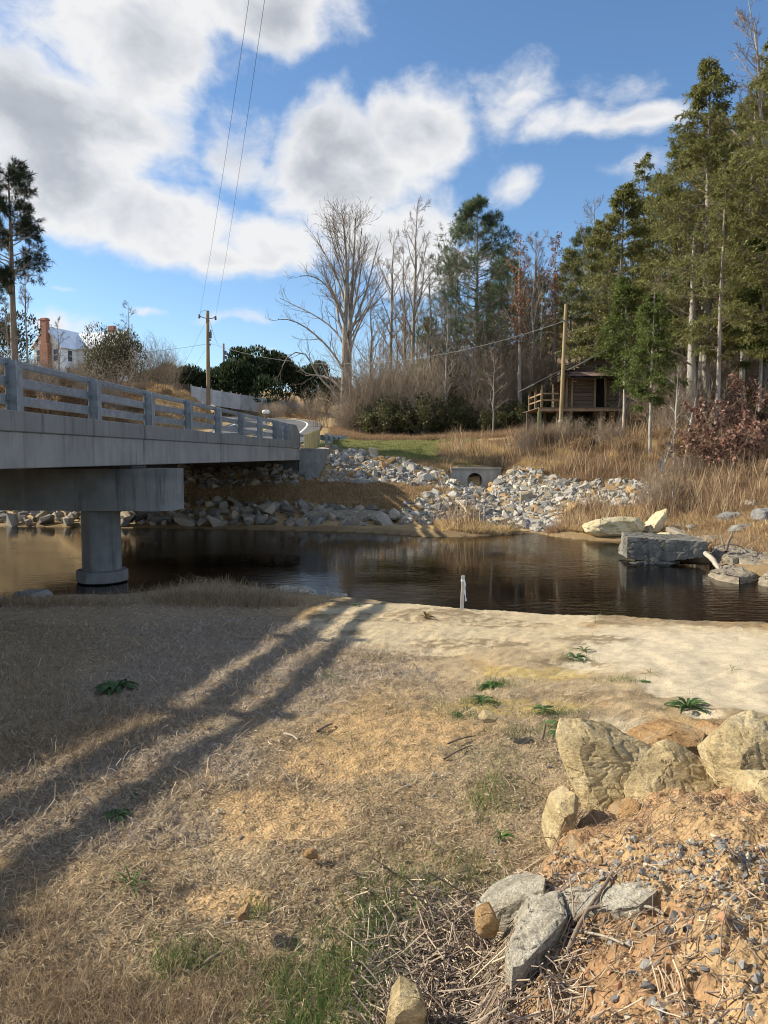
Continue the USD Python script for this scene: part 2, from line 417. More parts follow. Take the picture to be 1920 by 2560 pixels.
def ground_z(x, y):
    """Height of the ground at world x, y, without the finest relief."""
    x, y = np.atleast_1d(np.asarray(x, float)), np.atleast_1d(np.asarray(y, float))
    s = x.shape
    q = np.stack([x.ravel(), y.ravel()], -1)
    z = np.empty(len(q))
    for i in range(0, len(q), 60000):
        z[i:i + 60000] = _lin(q[i:i + 60000])
    d, _ = _tree.query(q)
    inside = shapely.contains_xy(CREEK, q[:, 0], q[:, 1])
    near = q[:, 1] < 13.5 - .12 * q[:, 0]
    bw = np.where(near, .55, .5)
    land = np.maximum(z, WZ + .12)
    out = np.where(inside, WZ - .06 - .75 * smooth01(d / 5.0), WZ + (land - WZ) * smooth01(.12 + .88 * d / bw))
    out = out + mound(q[:, 0], q[:, 1]).ravel()
    out = out + .22 * np.exp(-((q[:, 0] + 2.75) / 1.0) ** 2 - ((q[:, 1] - 11.75) / .45) ** 2) * ~inside
    dc, ic = _chan.query(q)                                        # the channel below the culvert
    zc = CHAN[ic, 2] + np.maximum(0, dc - .62) * .75
    out = np.where((q[:, 1] < 39.6) & (q[:, 1] > 27) & (dc < 3), np.minimum(out, zc), out)
    dr, ir = _road.query(q)                                        # the road bed
    zr = ROAD[ir, 2] - .06
    away = np.where((q[:, 1] > 38.5) | (q[:, 1] < -3), 1.0, 0.0)
    w = (1 - smooth01((dr - 4.3) / 3.5)) * away
    out = out * (1 - w) + zr * w
    under = (dr < 6.0) & (q[:, 1] > -3) & (q[:, 1] < 38.5)         # nothing rises into the bridge
    out = np.where(under, np.minimum(out, -.42), out)
    return out.reshape(s)


def G(u, v, near=.8, far=160.0):
    """Where the ray through (u, v) meets the ground."""
    q = look(u, v)
    t = np.geomspace(near, far, 1500)
    h = t * q[2] / q[1] - ground_z(t * q[0] / q[1], t)
    k = np.argmax(h < 0)
    if not (h < 0).any():
        k = len(t) - 1
    a, b = t[max(k - 1, 0)], t[k]
    for _ in range(12):
        m = (a + b) / 2
        if m * q[2] / q[1] - ground_z(m * q[0] / q[1], m)[0] < 0:
            b = m
        else:
            a = m
    return np.array([b * q[0] / q[1], b, b * q[2] / q[1]])


def spot(u, v, d):
    """Ground point below the ray through (u, .) at d metres ahead."""
    p = at(u, v or 1020, d)
    return np.array([p[0], p[1], ground_z(p[0], p[1])[0]])


rng = np.random.default_rng(7)
# polar sheet: fine in front of the camera, coarse behind it and far off
rad = np.concatenate([np.geomspace(.9, 13.5, 480), np.geomspace(13.5, 62, 150)[1:], np.geomspace(62, 900, 70)[1:]])
ang = np.radians(np.concatenate([np.arange(-36, 36.01, .18), np.arange(40, 320.1, 5)]))
RR, AA = np.meshgrid(rad, ang, indexing='ij')
gx, gy = RR * np.sin(AA), RR * np.cos(AA)
gz = ground_z(gx, gy)
infront = np.abs(((AA + np.pi) % (2 * np.pi)) - np.pi) < math.radians(38)
mo = mound(gx, gy)
dshore = _tree.query(np.stack([gx.ravel(), gy.ravel()], -1))[0].reshape(gx.shape)
wet = shapely.contains_xy(CREEK, gx.ravel(), gy.ravel()).reshape(gx.shape)


def ell(u, v, ru, rv, rot=0.0):
    """Soft world ellipse on the near bank round the point seen at (u, v); 1 inside, 0 outside."""
    c = G(u, v)
    a = G(u + ru, v); b = G(u, v + rv)
    rx, ry = np.linalg.norm(a[:2] - c[:2]), np.linalg.norm(b[:2] - c[:2])
    dx, dy = (gx - c[0]) / rx, (gy - c[1]) / ry
    d = np.sqrt(dx * dx + dy * dy) + 1.1 * nz_mid
    return 1 - smooth01((d - .75) / .5)


p3 = np.stack([gx, gy, np.zeros_like(gx)], -1)
nz_big = meshkit.fbm(p3 * .9, 4, 1) - .5
nz_mid = meshkit.fbm(p3 * 3.1, 4, 2) - .5
nz_fine = meshkit.fbm(p3 * 14, 3, 3) - .5
nz_grit = meshkit.fbm(p3 * 48, 3, 4) - .5
nearland = (gy < 14) & ~wet


def zone_near(C, w, c):
    w = (w * nearland)[..., None]
    return C * (1 - w) + np.asarray(c) * w


TAN, SAND, STRAW, LITTER, MAT = (.37, .255, .125), (.52, .43, .285), (.31, .235, .145), (.22, .165, .10), (.27, .225, .175)
C = np.broadcast_to(np.array((.30, .21, .115)), gx.shape + (3,)).copy()
C = zone_near(C, np.ones_like(gx), STRAW)
C = zone_near(C, smooth01((nz_big + .08) / .2), TAN)
C = zone_near(C, smooth01((nz_mid - .03) / .10) * .8, LITTER)
C = zone_near(C, smooth01((nz_fine + .4 * nz_mid - .06) / .08) * .55, (.17, .125, .075))
leftdry = smooth01((-1.5 - gx + .5 * (gy - 5) * 0.1 + 1.2 * nz_big) / .8)
C = zone_near(C, leftdry * .8, (.27, .215, .15))
matw = np.maximum.reduce([ell(560, 1700, 330, 120), ell(380, 1900, 330, 130), ell(820, 1660, 240, 70), ell(560, 1590, 330, 60), ell(200, 2060, 300, 90)]) * smooth01((nz_mid + .28) / .12)
C = zone_near(C, matw * .85, MAT)
sandw = np.maximum.reduce([ell(1080, 1590, 230, 50), ell(1300, 1590, 200, 40), ell(1720, 1640, 330, 90), ell(1920, 1700, 300, 110), ell(1560, 1830, 150, 40) * .6, ell(1000, 1530, 170, 30), ell(870, 1560, 130, 28), ell(1260, 1545, 250, 24), ell(1650, 1590, 330, 30)])
sandw = smooth01(sandw * 1.1 + .9 * nz_fine - .05)
sandR = np.maximum(ell(1740, 1640, 330, 85), ell(1920, 1720, 300, 110))
C = zone_near(C, sandw * .85, SAND)
C = zone_near(C, np.maximum(ell(1400, 1700, 480, 90), ell(1150, 1640, 420, 60)) * .65 * smooth01((nz_mid + nz_big * .6 + .16) / .22), (.46, .36, .225))
C = zone_near(C, sandR * smooth01((sandR + .9 * nz_fine + .5 * nz_mid) / .7), (.54, .455, .32))
bare = np.maximum.reduce([ell(720, 2050, 150, 55), ell(640, 2010, 110, 40), ell(560, 2240, 110, 30), ell(880, 1900, 200, 40), ell(1000, 1820, 160, 40)])
C = zone_near(C, np.maximum.reduce([ell(960, 1545, 180, 14), ell(1110, 1535, 130, 12), ell(1230, 1560, 120, 12), ell(1480, 1600, 110, 12), ell(1420, 1660, 130, 14), ell(1180, 1610, 150, 14), ell(1500, 1745, 200, 18), ell(980, 1640, 170, 16)]) * .8 * smooth01((nz_fine + nz_mid * .5 + .12) / .16), (.21, .155, .09))
C = zone_near(C, bare * .75, (.475, .315, .155))
C = zone_near(C, np.maximum(ell(1360, 1690, 130, 22), ell(1250, 1760, 170, 20)) * .75 * smooth01((nz_fine + .15) / .1), (.44, .33, .12))
C = zone_near(C, np.maximum.reduce([ell(1000, 1990, 260, 40), ell(1150, 2180, 260, 50)]) * .65 * smooth01((nz_mid + .12) / .15), (.26, .19, .105))
mw = smooth01(mo / .10)[..., None]
CLAY = (.35, .215, .115)
cl = np.asarray(CLAY) * (1 + .5 * nz_mid[..., None]) * (1 - smooth01((nz_fine - .02) / .15)[..., None] * .2)
pale = smooth01((nz_mid + nz_big * .5 - .02) / .12)[..., None]
cl = cl * (1 - .6 * pale) + np.array((.40, .285, .15)) * .6 * pale
C = C * (1 - mw) + cl * mw
# far side
fo = gy >= 14
farz = np.zeros(gx.shape + (3,)) + np.array((.40, .28, .14))
u_ = 960 + F * gx / np.maximum(gy, 1)
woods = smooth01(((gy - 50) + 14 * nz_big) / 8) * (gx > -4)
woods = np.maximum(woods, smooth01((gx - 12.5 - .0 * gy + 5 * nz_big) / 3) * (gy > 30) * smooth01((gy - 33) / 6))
farz = farz * (1 - .45 * smooth01((nz_big + .02) / .2)[..., None]) + np.array((.23, .16, .085)) * .45 * smooth01((nz_big + .02) / .2)[..., None]
lw = (smooth01((45 - np.abs(gy - 43.5) * 14 + 20 * nz_big) / 20) * (gx > -4.4) * (1 - smooth01((gx - 2.0) / 2.2)))[..., None]
lw = lw * smooth01((gy - 41.2) / .8)[..., None]
farz = farz * (1 - lw) + np.array((.13, .155, .05)) * lw
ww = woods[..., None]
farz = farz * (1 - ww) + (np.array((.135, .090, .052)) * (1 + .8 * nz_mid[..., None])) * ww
shade_mud = (1 - smooth01((dshore - .3) / .9))[..., None]  # mud along the far waterline, colour also lowered for shade under the bridge
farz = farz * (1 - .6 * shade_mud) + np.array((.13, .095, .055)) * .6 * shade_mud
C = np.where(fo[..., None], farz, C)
bed = np.array((.115, .075, .035)) * (1 + .8 * nz_big[..., None])
C = np.where(wet[..., None], bed, C)
damp = (1 - smooth01((dshore - .10 + .25 * nz_mid) / .45))[..., None] * (nearland[..., None]) * .55
C = C * (1 - damp) + np.array((.17, .12, .07)) * damp
C = np.clip(C, .01, .9)
# relief
fine = infront & (RR < 30)
rel = nearland * (.075 * nz_big + .05 * nz_mid * (1 + .5 * sandR) + .030 * nz_fine * (1 - .6 * sandR) + .012 * nz_grit * (1 - .5 * sandR)) * smooth01(dshore / .6)
rel += smooth01(mo / .1) * (.05 * nz_mid + .055 * nz_fine + .018 * nz_grit)
rel += nearland * matw * (.014 * np.abs(np.sin(np.pi * (gx + .15 * nz_mid) / .036)) * np.abs(np.sin(np.pi * (gy + .1 * nz_mid) / .030))) * (RR < 9)
rel += (_chan.query(np.stack([gx.ravel(), gy.ravel()], -1))[0].reshape(gx.shape) > .9) * fo * ~wet * (.35 * nz_big + .16 * nz_mid) * smooth01(dshore / 1.5) * (RR < 60) * (_road.query(np.stack([gx.ravel(), gy.ravel()], -1))[0].reshape(gx.shape) > 6)
gz2 = gz + rel
nr, na = gx.shape
V = np.stack([gx, gy, gz2], -1).reshape(-1, 3)
i = (np.arange(nr - 1)[:, None] * na + np.arange(na)[None]).ravel()
j = (np.arange(nr - 1)[:, None] * na + ((np.arange(na) + 1) % na)[None]).ravel()
Fc = np.concatenate([np.stack([i, j + na, j], 1), np.stack([i, i + na, j + na], 1)])
cen = len(V)
V = np.vstack([V, [0, 0, -1.5]])
k = np.arange(na)
Fc = np.vstack([Fc, np.stack([np.full(na, cen), k, (k + 1) % na], 1)])
if np.cross(V[Fc[0, 1]] - V[Fc[0, 0]], V[Fc[0, 2]] - V[Fc[0, 0]])[2] < 0:
    Fc = Fc[:, ::-1]
Cg = np.vstack([C.reshape(-1, 3), [[.3, .2, .1]]])

N = {'a': ('attribute', {'attribute': 'col'}), 'g': ('geometry', {}),
     'n1': ('noise_texture', {'scale': 9.0, 'detail': 8.0, 'roughness': .72}), 'n2': ('noise_texture', {'scale': 75.0, 'detail': 5.0, 'roughness': .7}),
     'v1': ('voronoi_texture', {'scale': 70.0, 'randomness': 1.0}), 'st': ('mapping', {'scale': (14.0, 60.0, 20.0), 'rotation': (0, 0, .5)}), 'n3': ('noise_texture', {'scale': 2.0, 'detail': 5.0, 'roughness': .6, 'distortion': 1.6}),
     'r1': ('rgb_ramp', {'ramp': [(.25, (.30, .29, .28)), (.5, (.5, .5, .5)), (.75, (.70, .69, .66))]}), 'r2': ('rgb_ramp', {'ramp': [(.25, (.26, .26, .27)), (.52, (.52, .52, .52)), (.78, (.74, .73, .70))]}),
     'r3': ('rgb_ramp', {'ramp': [(.3, (.34, .33, .32)), (.5, (.5, .5, .5)), (.72, (.68, .68, .66))]}),
     'm1': ('mix_color', {'blend_type': 'overlay', 'fac': .7}), 'm2': ('mix_color', {'blend_type': 'overlay', 'fac': .55}), 'm3': ('mix_color', {'blend_type': 'overlay', 'fac': .55}),
     'h': ('math', {'math_type': 'add'}), 'h2': ('math', {'math_type': 'multiply_add', 'value2': .5}),
     'b': ('bump', {'strength': .7, 'distance': .012}), 'p': ('principled_bsdf', {'roughness': .95, 'specular_ior_level': .12})}
L = [('g.position', 'n1.vector'), ('g.position', 'n2.vector'), ('g.position', 'v1.vector'), ('g.position', 'st.vector'), ('st.vector', 'n3.vector'), ('n1.fac', 'r1.fac'), ('n2.fac', 'r2.fac'), ('n3.fac', 'r3.fac'),
     ('a.color', 'm1.a'), ('r1.color', 'm1.b'), ('m1.result', 'm2.a'), ('r2.color', 'm2.b'), ('m2.result', 'm3.a'), ('r3.color', 'm3.b'), ('m3.result', 'p.base_color'), ('n2.fac', 'h.value1'), ('v1.distance', 'h.value2'), ('n3.fac', 'h2.value1'), ('h.value', 'h2.value3'), ('h2.value', 'b.height'), ('b.normal', 'p.normal')]
GROUND = M('earth', N, L)
put('ground', (V, Fc, Cg), GROUND, smooth=True)
tag(stage.GetPrimAtPath('/World/ground'), 'sandy brown creek bank and grassy slopes', 'ground', kind='structure')

# creek water: clear brown water over its bed
N = {'g': ('geometry', {}), 'mp': ('mapping', {'scale': (.9, 3.4, 1.0), 'rotation': (0, 0, .12)}), 'w1': ('noise_texture', {'scale': 2.4, 'detail': 4.0, 'roughness': .55, 'distortion': .6}), 'w2': ('noise_texture', {'scale': .23, 'detail': 2.0}),
     'c': ('map_range', {'range_type': 'smoothstep', 'from_min': .38, 'from_max': .66, 'to_min': .12, 'to_max': 1.0, 'clamp': True}), 'hm': ('math', {'math_type': 'multiply'}),
     'b': ('bump', {'strength': .38, 'distance': .03}), 'fr': ('fresnel', {'IOR': 1.34}), 'gl': ('glossy_bsdf', {'color': (.95, .95, .95), 'roughness': .015}), 'tr': ('transparent_bsdf', {'color': (.30, .20, .10)}), 'x': ('mix_closure', {})}
L = [('g.position', 'mp.vector'), ('mp.vector', 'w1.vector'), ('g.position', 'w2.vector'), ('w2.fac', 'c.value'), ('w1.fac', 'hm.value1'), ('c.result', 'hm.value2'), ('hm.value', 'b.height'), ('b.normal', 'fr.normal'), ('b.normal', 'gl.normal'), ('fr.fac', 'x.fac'), ('tr.BSDF', 'x.closure1'), ('gl.BSDF', 'x.closure2')]
WATER = M('creek_water', N, L, surface='x.closure')
wp = np.array(CREEK.buffer(1.2).simplify(.2).exterior.coords)[:-1]
wv, wf = trimesh.creation.triangulate_polygon(shapely.Polygon(wp), engine='earcut')
wf = np.asarray(wf)
wv = np.column_stack([wv, np.full(len(wv), WZ)])
if np.cross(wv[wf[0, 1]] - wv[wf[0, 0]], wv[wf[0, 2]] - wv[wf[0, 0]])[2] < 0:
    wf = wf[:, ::-1]
put('creek_water', (wv, wf), WATER)
tag(stage.GetPrimAtPath('/World/creek_water'), 'dark brown creek passing under the concrete bridge', 'water', kind='structure')
# ------------------------------------------------------------------ bridge
# bridge frame: s runs along the bridge, t across it (0 at the face towards the camera, positive to the left)
BD = np.array([.061, 1.0, 0]); BD /= np.linalg.norm(BD)
BT = np.array([-BD[1], BD[0], 0])
B0 = np.array([-6.5, 0, 0])
BR = np.stack([BD, BT, [0, 0, 1.]], 1)


def B(s, t, z):
    return B0 + BD * s + BT * t + np.array([0, 0, z])


def bbox(s0, s1, t0, t1, z0, z1, b=.012):
    return cbox(B((s0 + s1) / 2, (t0 + t1) / 2, (z0 + z1) / 2), (s1 - s0, t1 - t0, z1 - z0), b, BR)


def concrete(name, c1, c2, stain=.5):
    N = {'tc': ('geometry', {}), 'mp': ('mapping', {'scale': (5.0, 5.0, .35)}), 'n': ('noise_texture', {'scale': 1.0, 'detail': 6.0, 'roughness': .65}), 'n2': ('noise_texture', {'scale': 1.3, 'detail': 7.0, 'roughness': .6}), 'f': ('noise_texture', {'scale': 90.0, 'detail': 3.0}),
         'r': ('rgb_ramp', {'ramp': [(.28, (.17, .17, .168)), (.46, (.5, .5, .5)), (.6, (.52, .52, .515)), (.76, (.70, .70, .685))]}), 'r2': ('rgb_ramp', {'ramp': [(.3, c1), (.7, c2)]}), 'm': ('mix_color', {'blend_type': 'overlay', 'fac': stain}), 'm2': ('mix_color', {'blend_type': 'overlay', 'fac': .25}),
         'b': ('bump', {'strength': .25, 'distance': .004}), 'p': ('principled_bsdf', {'roughness': .88, 'specular_ior_level': .2})}
    L = [('tc.position', 'mp.vector'), ('mp.vector', 'n.vector'), ('tc.position', 'n2.vector'), ('tc.position', 'f.vector'), ('n2.fac', 'r2.fac'), ('n.fac', 'r.fac'), ('r2.color', 'm.a'), ('r.color', 'm.b'), ('m.result', 'm2.a'), ('f.fac', 'm2.b'), ('m2.result', 'p.base_color'), ('f.fac', 'b.height'), ('b.normal', 'p.normal')]
    return M(name, N, L)


CONC = concrete('girder_concrete', (.20, .197, .188), (.29, .285, .27), .75)
CONC2 = concrete('kerb_concrete', (.155, .153, .147), (.225, .222, .212), .85)
CONC3 = concrete('pier_concrete', (.13, .13, .126), (.24, .24, .232), .95)
GALV = grainy('galvanised_steel', (.155, .172, .19), (.26, .285, .31), 6.0, .5, .15, .002, .35, spec=.5, fine=40.0)
GALVD = grainy('bolt_steel', (.08, .09, .10), (.14, .15, .16), 20.0, .5, .1, .001, .5)
ASPH = grainy('asphalt', (.085, .085, .088), (.14, .14, .14), .6, .9, .4, .004, fine=300.0)

bridge = thing('road_bridge', 'concrete road bridge with galvanised three bar railing crossing the creek', 'bridge', B(16.9, 0, WZ))
bb = B(16.9, 0, WZ)


def bp(name, m, mat, smooth=False):
    return put(name, m, mat, bridge, smooth, bb)


S0, SP, S1 = -5.0, 16.9, 37.3
for a, b in ((S0, SP - .012), (SP + .012, S1)):                    # two spans: outer beam, box beams behind it, slab on top
    bp('girder', bbox(a, b, 0, .95, -.2, .38), CONC)
    for k in range(1, 10):
        bp('girder', bbox(a, b, .96 + (k - 1) * 1.0, .96 + k * 1.0 - .02, -.2, .34), CONC)
    bp('deck_slab', bbox(a, b, .42, 9.6, .385, .44), ASPH)
joints = [S0, -.5, 4.3, 9.2, 13.9, 16.9, 21.6, 26.4, 31.3, 34.9]
for a, b in zip(joints[:-1], joints[1:]):
    bp('kerb', bbox(a + .006, b - .006, -.03, .40, .382, .71, .015), CONC2)
bp('kerb', bbox(S0, S1, 9.5, 9.96, .345, .71), CONC2)
# end block of the railing on the far end
e = [B(s, t, z) for s, t, z in [(34.906, -.03, .382), (34.906, .40, .382), (37.25, -.03, .382), (37.25, .40, .382), (34.906, -.03, 1.50), (34.906, .40, 1.50), (36.2, -.03, 1.50), (36.2, .40, 1.50), (37.25, -.03, 1.12), (37.25, .40, 1.12)]]
bp('end_block', hull(e), CONC3)
for z in (.55, .72, .89, 1.06):
    bp('bolt_plate', bbox(36.9, 37.0, -.05, -.031, z - .05, z + .05, .004), GALVD)

posts = [.46 + 2.86 * k for k in range(-1, 12)]
posts = [s for s in posts if s < 32] + [32.97, 34.35]


def hpost(s):
    ms = [bbox(s - .088, s + .088, .02, .034, .715, 1.50, .003), bbox(s - .088, s + .088, .206, .22, .715, 1.55, .003)]
    w = [B(s + q, t, z) for q in (-.007, .007) for t, z in ((.035, .72), (.205, .72), (.035, 1.505), (.205, 1.548))]
    return join(ms + [hull(w)])


for k, s in enumerate(posts):
    bp('rail_post', hpost(s), GALV)
    if 10 < s:
        bp('base_plate', bbox(s - .13, s + .13, -.0, .27, .7105, .7145, .001), GALV)
    if 10 < s < 24:
        bp('post_bolts', join([bbox(s - .1, s - .088, .15, .19, z - .015, z + .015, .003) for z in (.87, 1.16, 1.45)] + [bbox(s - .094, s - .09, .19, .2, .85, 1.47, .002)]), GALVD)
for a, b in zip(posts[:-1], posts[1:]):
    for z0, z1 in ((1.435, 1.545), (1.125, 1.275), (.83, .985)):
        bp('rail_bar', bbox(a + .004, b - .004, .222, .325, z0, z1, .012), GALV)
for z0, z1 in ((1.435, 1.545), (1.125, 1.275), (.83, .985)):
    bp('rail_bar', bbox(34.354, 34.9, .222, .325, z0, z1, .012), GALV)

# pier: cap with chamfered nose, column, collar
for a, b in ((16.35, 17.45),):
    pts = [B(s, t, z) for z in (-.28, -1.22) for s, t in ((a, -.52), (a + .22, -.80), (b - .22, -.80), (b, -.52), (a, 10.2), (b, 10.2))]
    bp('pier_cap', hull(pts), CONC3)
bp('bearing_pad', bbox(16.5, 17.3, .1, 9.8, -.278, -.202), GALVD)
for t in (1.05, 7.9):
    c = trimesh.creation.cylinder(.43, 2.6, sections=48); c.apply_translation(B(16.9, t, -1.222 - 1.3))
    bp('pier_column', (c.vertices, c.faces), CONC3, 40)
    prof = [(.431, -2.60), (.52, -2.60), (.56, -2.625), (.56, -2.86), (.53, -2.885), (.431, -2.885)]
    c = trimesh.creation.revolve(np.array(prof + prof[:1]), sections=48); c.apply_translation(B(16.9, t, 0))
    cv = np.array(c.vertices); cv[:, :2] += .008 * np.sin(np.arctan2(cv[:, 1:2] - B(16.9, t, 0)[1], cv[:, 0:1] - B(16.9, t, 0)[0]) * 7)
    bp('column_collar', (cv, c.faces), CONC3, 40)
    c = trimesh.creation.cylinder(.41, 1.4, sections=32); c.apply_translation(B(16.9, t, -2.88 - .7))
    bp('pier_shaft', (c.vertices, c.faces), GALVD, 40)
# abutments and the wing wall at the far end
bp('abutment', bbox(37.31, 38.2, .05, 9.9, -1.6, .30), concrete('shade_dark_concrete', (.05, .05, .048), (.085, .085, .08), .6))  # far abutment colour darkened to paint in the deep shade under the deck
bp('abutment', bbox(S0 - 1.0, S0 - .01, .05, 9.9, -2.2, .38), CONC3)
ww = [B(s, t, z) for s, t, z in [(37.31, -.02, .395), (37.31, -1.25, .36), (38.3, -1.36, .36), (38.3, .049, .395), (37.31, -.98, -.98), (37.31, .049, -.98), (38.3, -.98, -.98), (38.3, .049, -.98)]]
bp('wing_wall', hull(ww), CONC3)
ww = [B(s, t, z) for s, t, z in [(37.27, .04, -.265), (37.27, -.95, -.265), (38.3, -.96, -.265), (37.27, -.86, -1.5), (37.27, .049, -1.5), (38.3, -.86, -1.5), (38.3, .04, -.265), (38.3, .049, -1.5)]]
bp('wing_footing', hull(ww), CONC3)

# road beyond the bridge: asphalt and painted lines
n2 = np.cross(np.gradient(ROAD, axis=0), [0, 0, 1.]); n2[:, 2] = 0; n2 = unit(n2)      # to the right


def strip(o0, o1, lift, sel, width_pts=2):
    P = ROAD[sel]
    a, b = P + n2[sel] * o0, P + n2[sel] * o1
    V = np.stack([a, b], 1).reshape(-1, 3) + [0, 0, lift]
    i = np.arange(len(P) - 1) * 2
    f = np.concatenate([np.stack([i, i + 1, i + 3], 1), np.stack([i, i + 3, i + 2], 1)])
    return V, f


sel = ROAD[:, 1] > 38.25
put('road', strip(-3.6, 4.3, .0, sel), grainy('road_asphalt', (.11, .11, .112), (.17, .168, .165), .5, .85, .4, .004, fine=120.0))
tag(stage.GetPrimAtPath('/World/road'), 'asphalt road climbing to the left beyond the bridge', 'road', kind='structure')
WHITEP = grainy('white_paint', (.62, .62, .60), (.78, .78, .76), 8.0, .7)
YELP = grainy('yellow_paint', (.62, .42, .05), (.70, .50, .08), 8.0, .7)
for o0, o1, mt, nm in ((3.0, 3.16, WHITEP, 'right_edge_line'), (-3.2, -3.06, WHITEP, 'left_edge_line'), (-.19, -.07, YELP, 'centre_line'), (.07, .19, YELP, 'centre_line')):
    v_, f_ = strip(o0, o1, .006, sel)
    q = put(nm, (v_, f_), mt, '/World/road')
# guard rail past the end block
TIMB = grainy('treated_timber', (.30, .235, .11), (.42, .34, .17), 9.0, .85, .5, .006, stretch=(1, 1, .15))
gb = B(45, -.3, .3)
gr = thing('guard_rail', 'galvanised guard rail with timber posts past the end of the bridge', 'guard rail', gb)
for k in range(9):
    s = 38.5 + k * .52
    z = .35 + .045 * k
    put('timber_post', bbox(s - .09, s + .09, -.22, -.02, z - .6, z + .78, .01), TIMB, gr, base=gb)
for s in (43.6, 45.1, 46.6, 48.1, 48.9):
    z = .62
    c_ = B(s, -.45 - .045 * (s - 43) ** 1.3, 0)
    put('steel_post', cbox(c_ + [0, 0, z - .1], (.12, .2, 1.6), .004, BR), GALV, gr, base=gb)
rp = [B(s, -.28 - .045 * max(s - 43, 0) ** 1.3, 0) for s in np.linspace(42.8, 50.5, 30)]
prof = np.array([(-.155, 0), (-.10, .08), (-.04, .08), (0, .03), (.04, .08), (.10, .08), (.155, 0)])
RV = np.array([[p + BT * o + np.array([0, 0, 1.06 + zz]) for zz, o in prof] for p in rp])
n_, m_ = RV.shape[:2]
i = (np.arange(n_ - 1)[:, None] * m_ + np.arange(m_ - 1)[None]).ravel()
fr = np.concatenate([np.stack([i, i + 1, i + m_ + 1], 1), np.stack([i, i + m_ + 1, i + m_], 1)])
rv2 = RV.reshape(-1, 3)
put('rail_beam', (np.vstack([rv2, rv2 + BT * .006]), np.vstack([fr, fr[:, ::-1] + len(rv2)])), GALV, gr, base=gb)
pe = rp[-1]
put('end_terminal', cbox(pe + [0, 0, 1.02] - BT * .1, (.5, .32, .5), .03, BR), GALV, gr, base=gb)
# ------------------------------------------------------------------ trees and shrubs
def shoots(P, R, rng, n, t0, t1, ang, lenf, npts, up=0.0, wobble=.1, rr=.55, spread=None, pw=1.0, rmin=.003):
    """n side shoots on each of the polylines P (m, k, 3). ang (mean, sd) radians off the parent, lenf(t, m) lengths."""
    m, k = P.shape[:2]
    t = (np.arange(n)[None] + rng.random((m, n))) / n
    t = t0 + (t1 - t0) * t ** pw
    x = t * (k - 1); i0 = np.clip(x.astype(int), 0, k - 2); f = (x - i0)[..., None]
    mi = np.arange(m)[:, None]
    pos = P[mi, i0] * (1 - f) + P[mi, i0 + 1] * f
    r = R[mi, i0] * (1 - f[..., 0]) + R[mi, i0 + 1] * f[..., 0]
    T = unit(P[mi, i0 + 1] - P[mi, i0])
    if spread is None:                                              # all around
        a = np.cross(T, rng.normal(size=T.shape)); a = unit(a)
    else:                                                           # flat sprays: left and right in the plane of `spread`
        s = np.where((np.arange(n) % 2)[None, :, None] > 0, 1.0, -1.0)
        a = unit(np.cross(T, spread)) * s + rng.normal(size=T.shape) * .18; a = unit(a - T * (a * T).sum(-1, keepdims=True))
    th = rng.normal(ang[0], ang[1], (m, n))[..., None]
    D = T * np.cos(th) + a * np.sin(th)
    ln = np.asarray(lenf(t, rng), float)
    return curve(pos.reshape(-1, 3), D.reshape(-1, 3), ln.reshape(-1), npts, rng, up, wobble, np.maximum(r.reshape(-1) * rr, rmin), rmin)


def curve(p, D, ln, npts, rng, up, wobble, r0, rmin=.003, taper=.75):
    m = len(p)
    P = np.empty((m, npts, 3)); P[:, 0] = p
    d = unit(D)
    for i in range(1, npts):
        P[:, i] = P[:, i - 1] + d * (ln / (npts - 1))[:, None]
        d = unit(d + rng.normal(size=d.shape) * wobble + np.array([0, 0, up]) / (npts - 1))
    R = np.maximum(r0[:, None] * (1 - taper * np.linspace(0, 1, npts)[None]), rmin)
    return P, R


def trunk_line(h, r, rng, lean=(0, 0), n=12, wobble=.02, flare=1.35):
    z = np.linspace(0, 1, n)
    P = np.stack([lean[0] * h * z ** 1.3 + np.cumsum(rng.normal(size=n)) * wobble * h / n, lean[1] * h * z ** 1.3 + np.cumsum(rng.normal(size=n)) * wobble * h / n, h * z], 1)
    P[:, :2] -= P[0, :2]
    R = r * (1 - z) ** .8 + .01
    R[0] *= flare
    return P[None], R[None]


def leaves(P, rng, n, size, aspect, col, jit=.15, along=.6, droop=0.0, t0=.2, short=False):
    """n small ribbons on each polyline, colours varied round col."""
    m, k = P.shape[:2]
    t = t0 + (1 - t0) * rng.random((m, n)); x = t * (k - 1); i0 = np.clip(x.astype(int), 0, k - 2); f = (x - i0)[..., None]
    mi = np.arange(m)[:, None]
    pos = (P[mi, i0] * (1 - f) + P[mi, i0 + 1] * f).reshape(-1, 3)
    T = unit(P[mi, i0 + 1] - P[mi, i0]).reshape(-1, 3)
    q = len(pos)
    d = unit(T * along + rng.normal(size=(q, 3)) * (1 - along) * .8 + [0, 0, -droop])
    s = unit(np.cross(d, rng.normal(size=(q, 3)) + [0, 0, 1.2]))
    L_ = size * rng.uniform(.6, 1.3, q)
    c_ = np.asarray(col)[rng.integers(0, len(col), q)] * rng.uniform(1 - jit * 2, 1 + jit * 2, (q, 1))
    if short:                                                       # a single tapering quad
        return ribbons(np.stack([pos, pos + d * L_[:, None]], 1), (L_ * aspect)[:, None] * np.array([[.95, .35]]), s, c_)
    PP = np.stack([pos, pos + d * (L_ * .5)[:, None], pos + d * L_[:, None] + np.array([0, 0, -1.]) * (L_ * droop * .3)[:, None]], 1)
    W = (L_ * aspect)[:, None] * np.array([[.35, 1.0, .12]])
    return ribbons(PP, W, s, c_)


def bark(name, c1, c2, c3=None):
    return grainy(name, c1, c2, 5.0, .9, .6, .012, c3=c3, fine=28.0, stretch=(1, 1, .22))


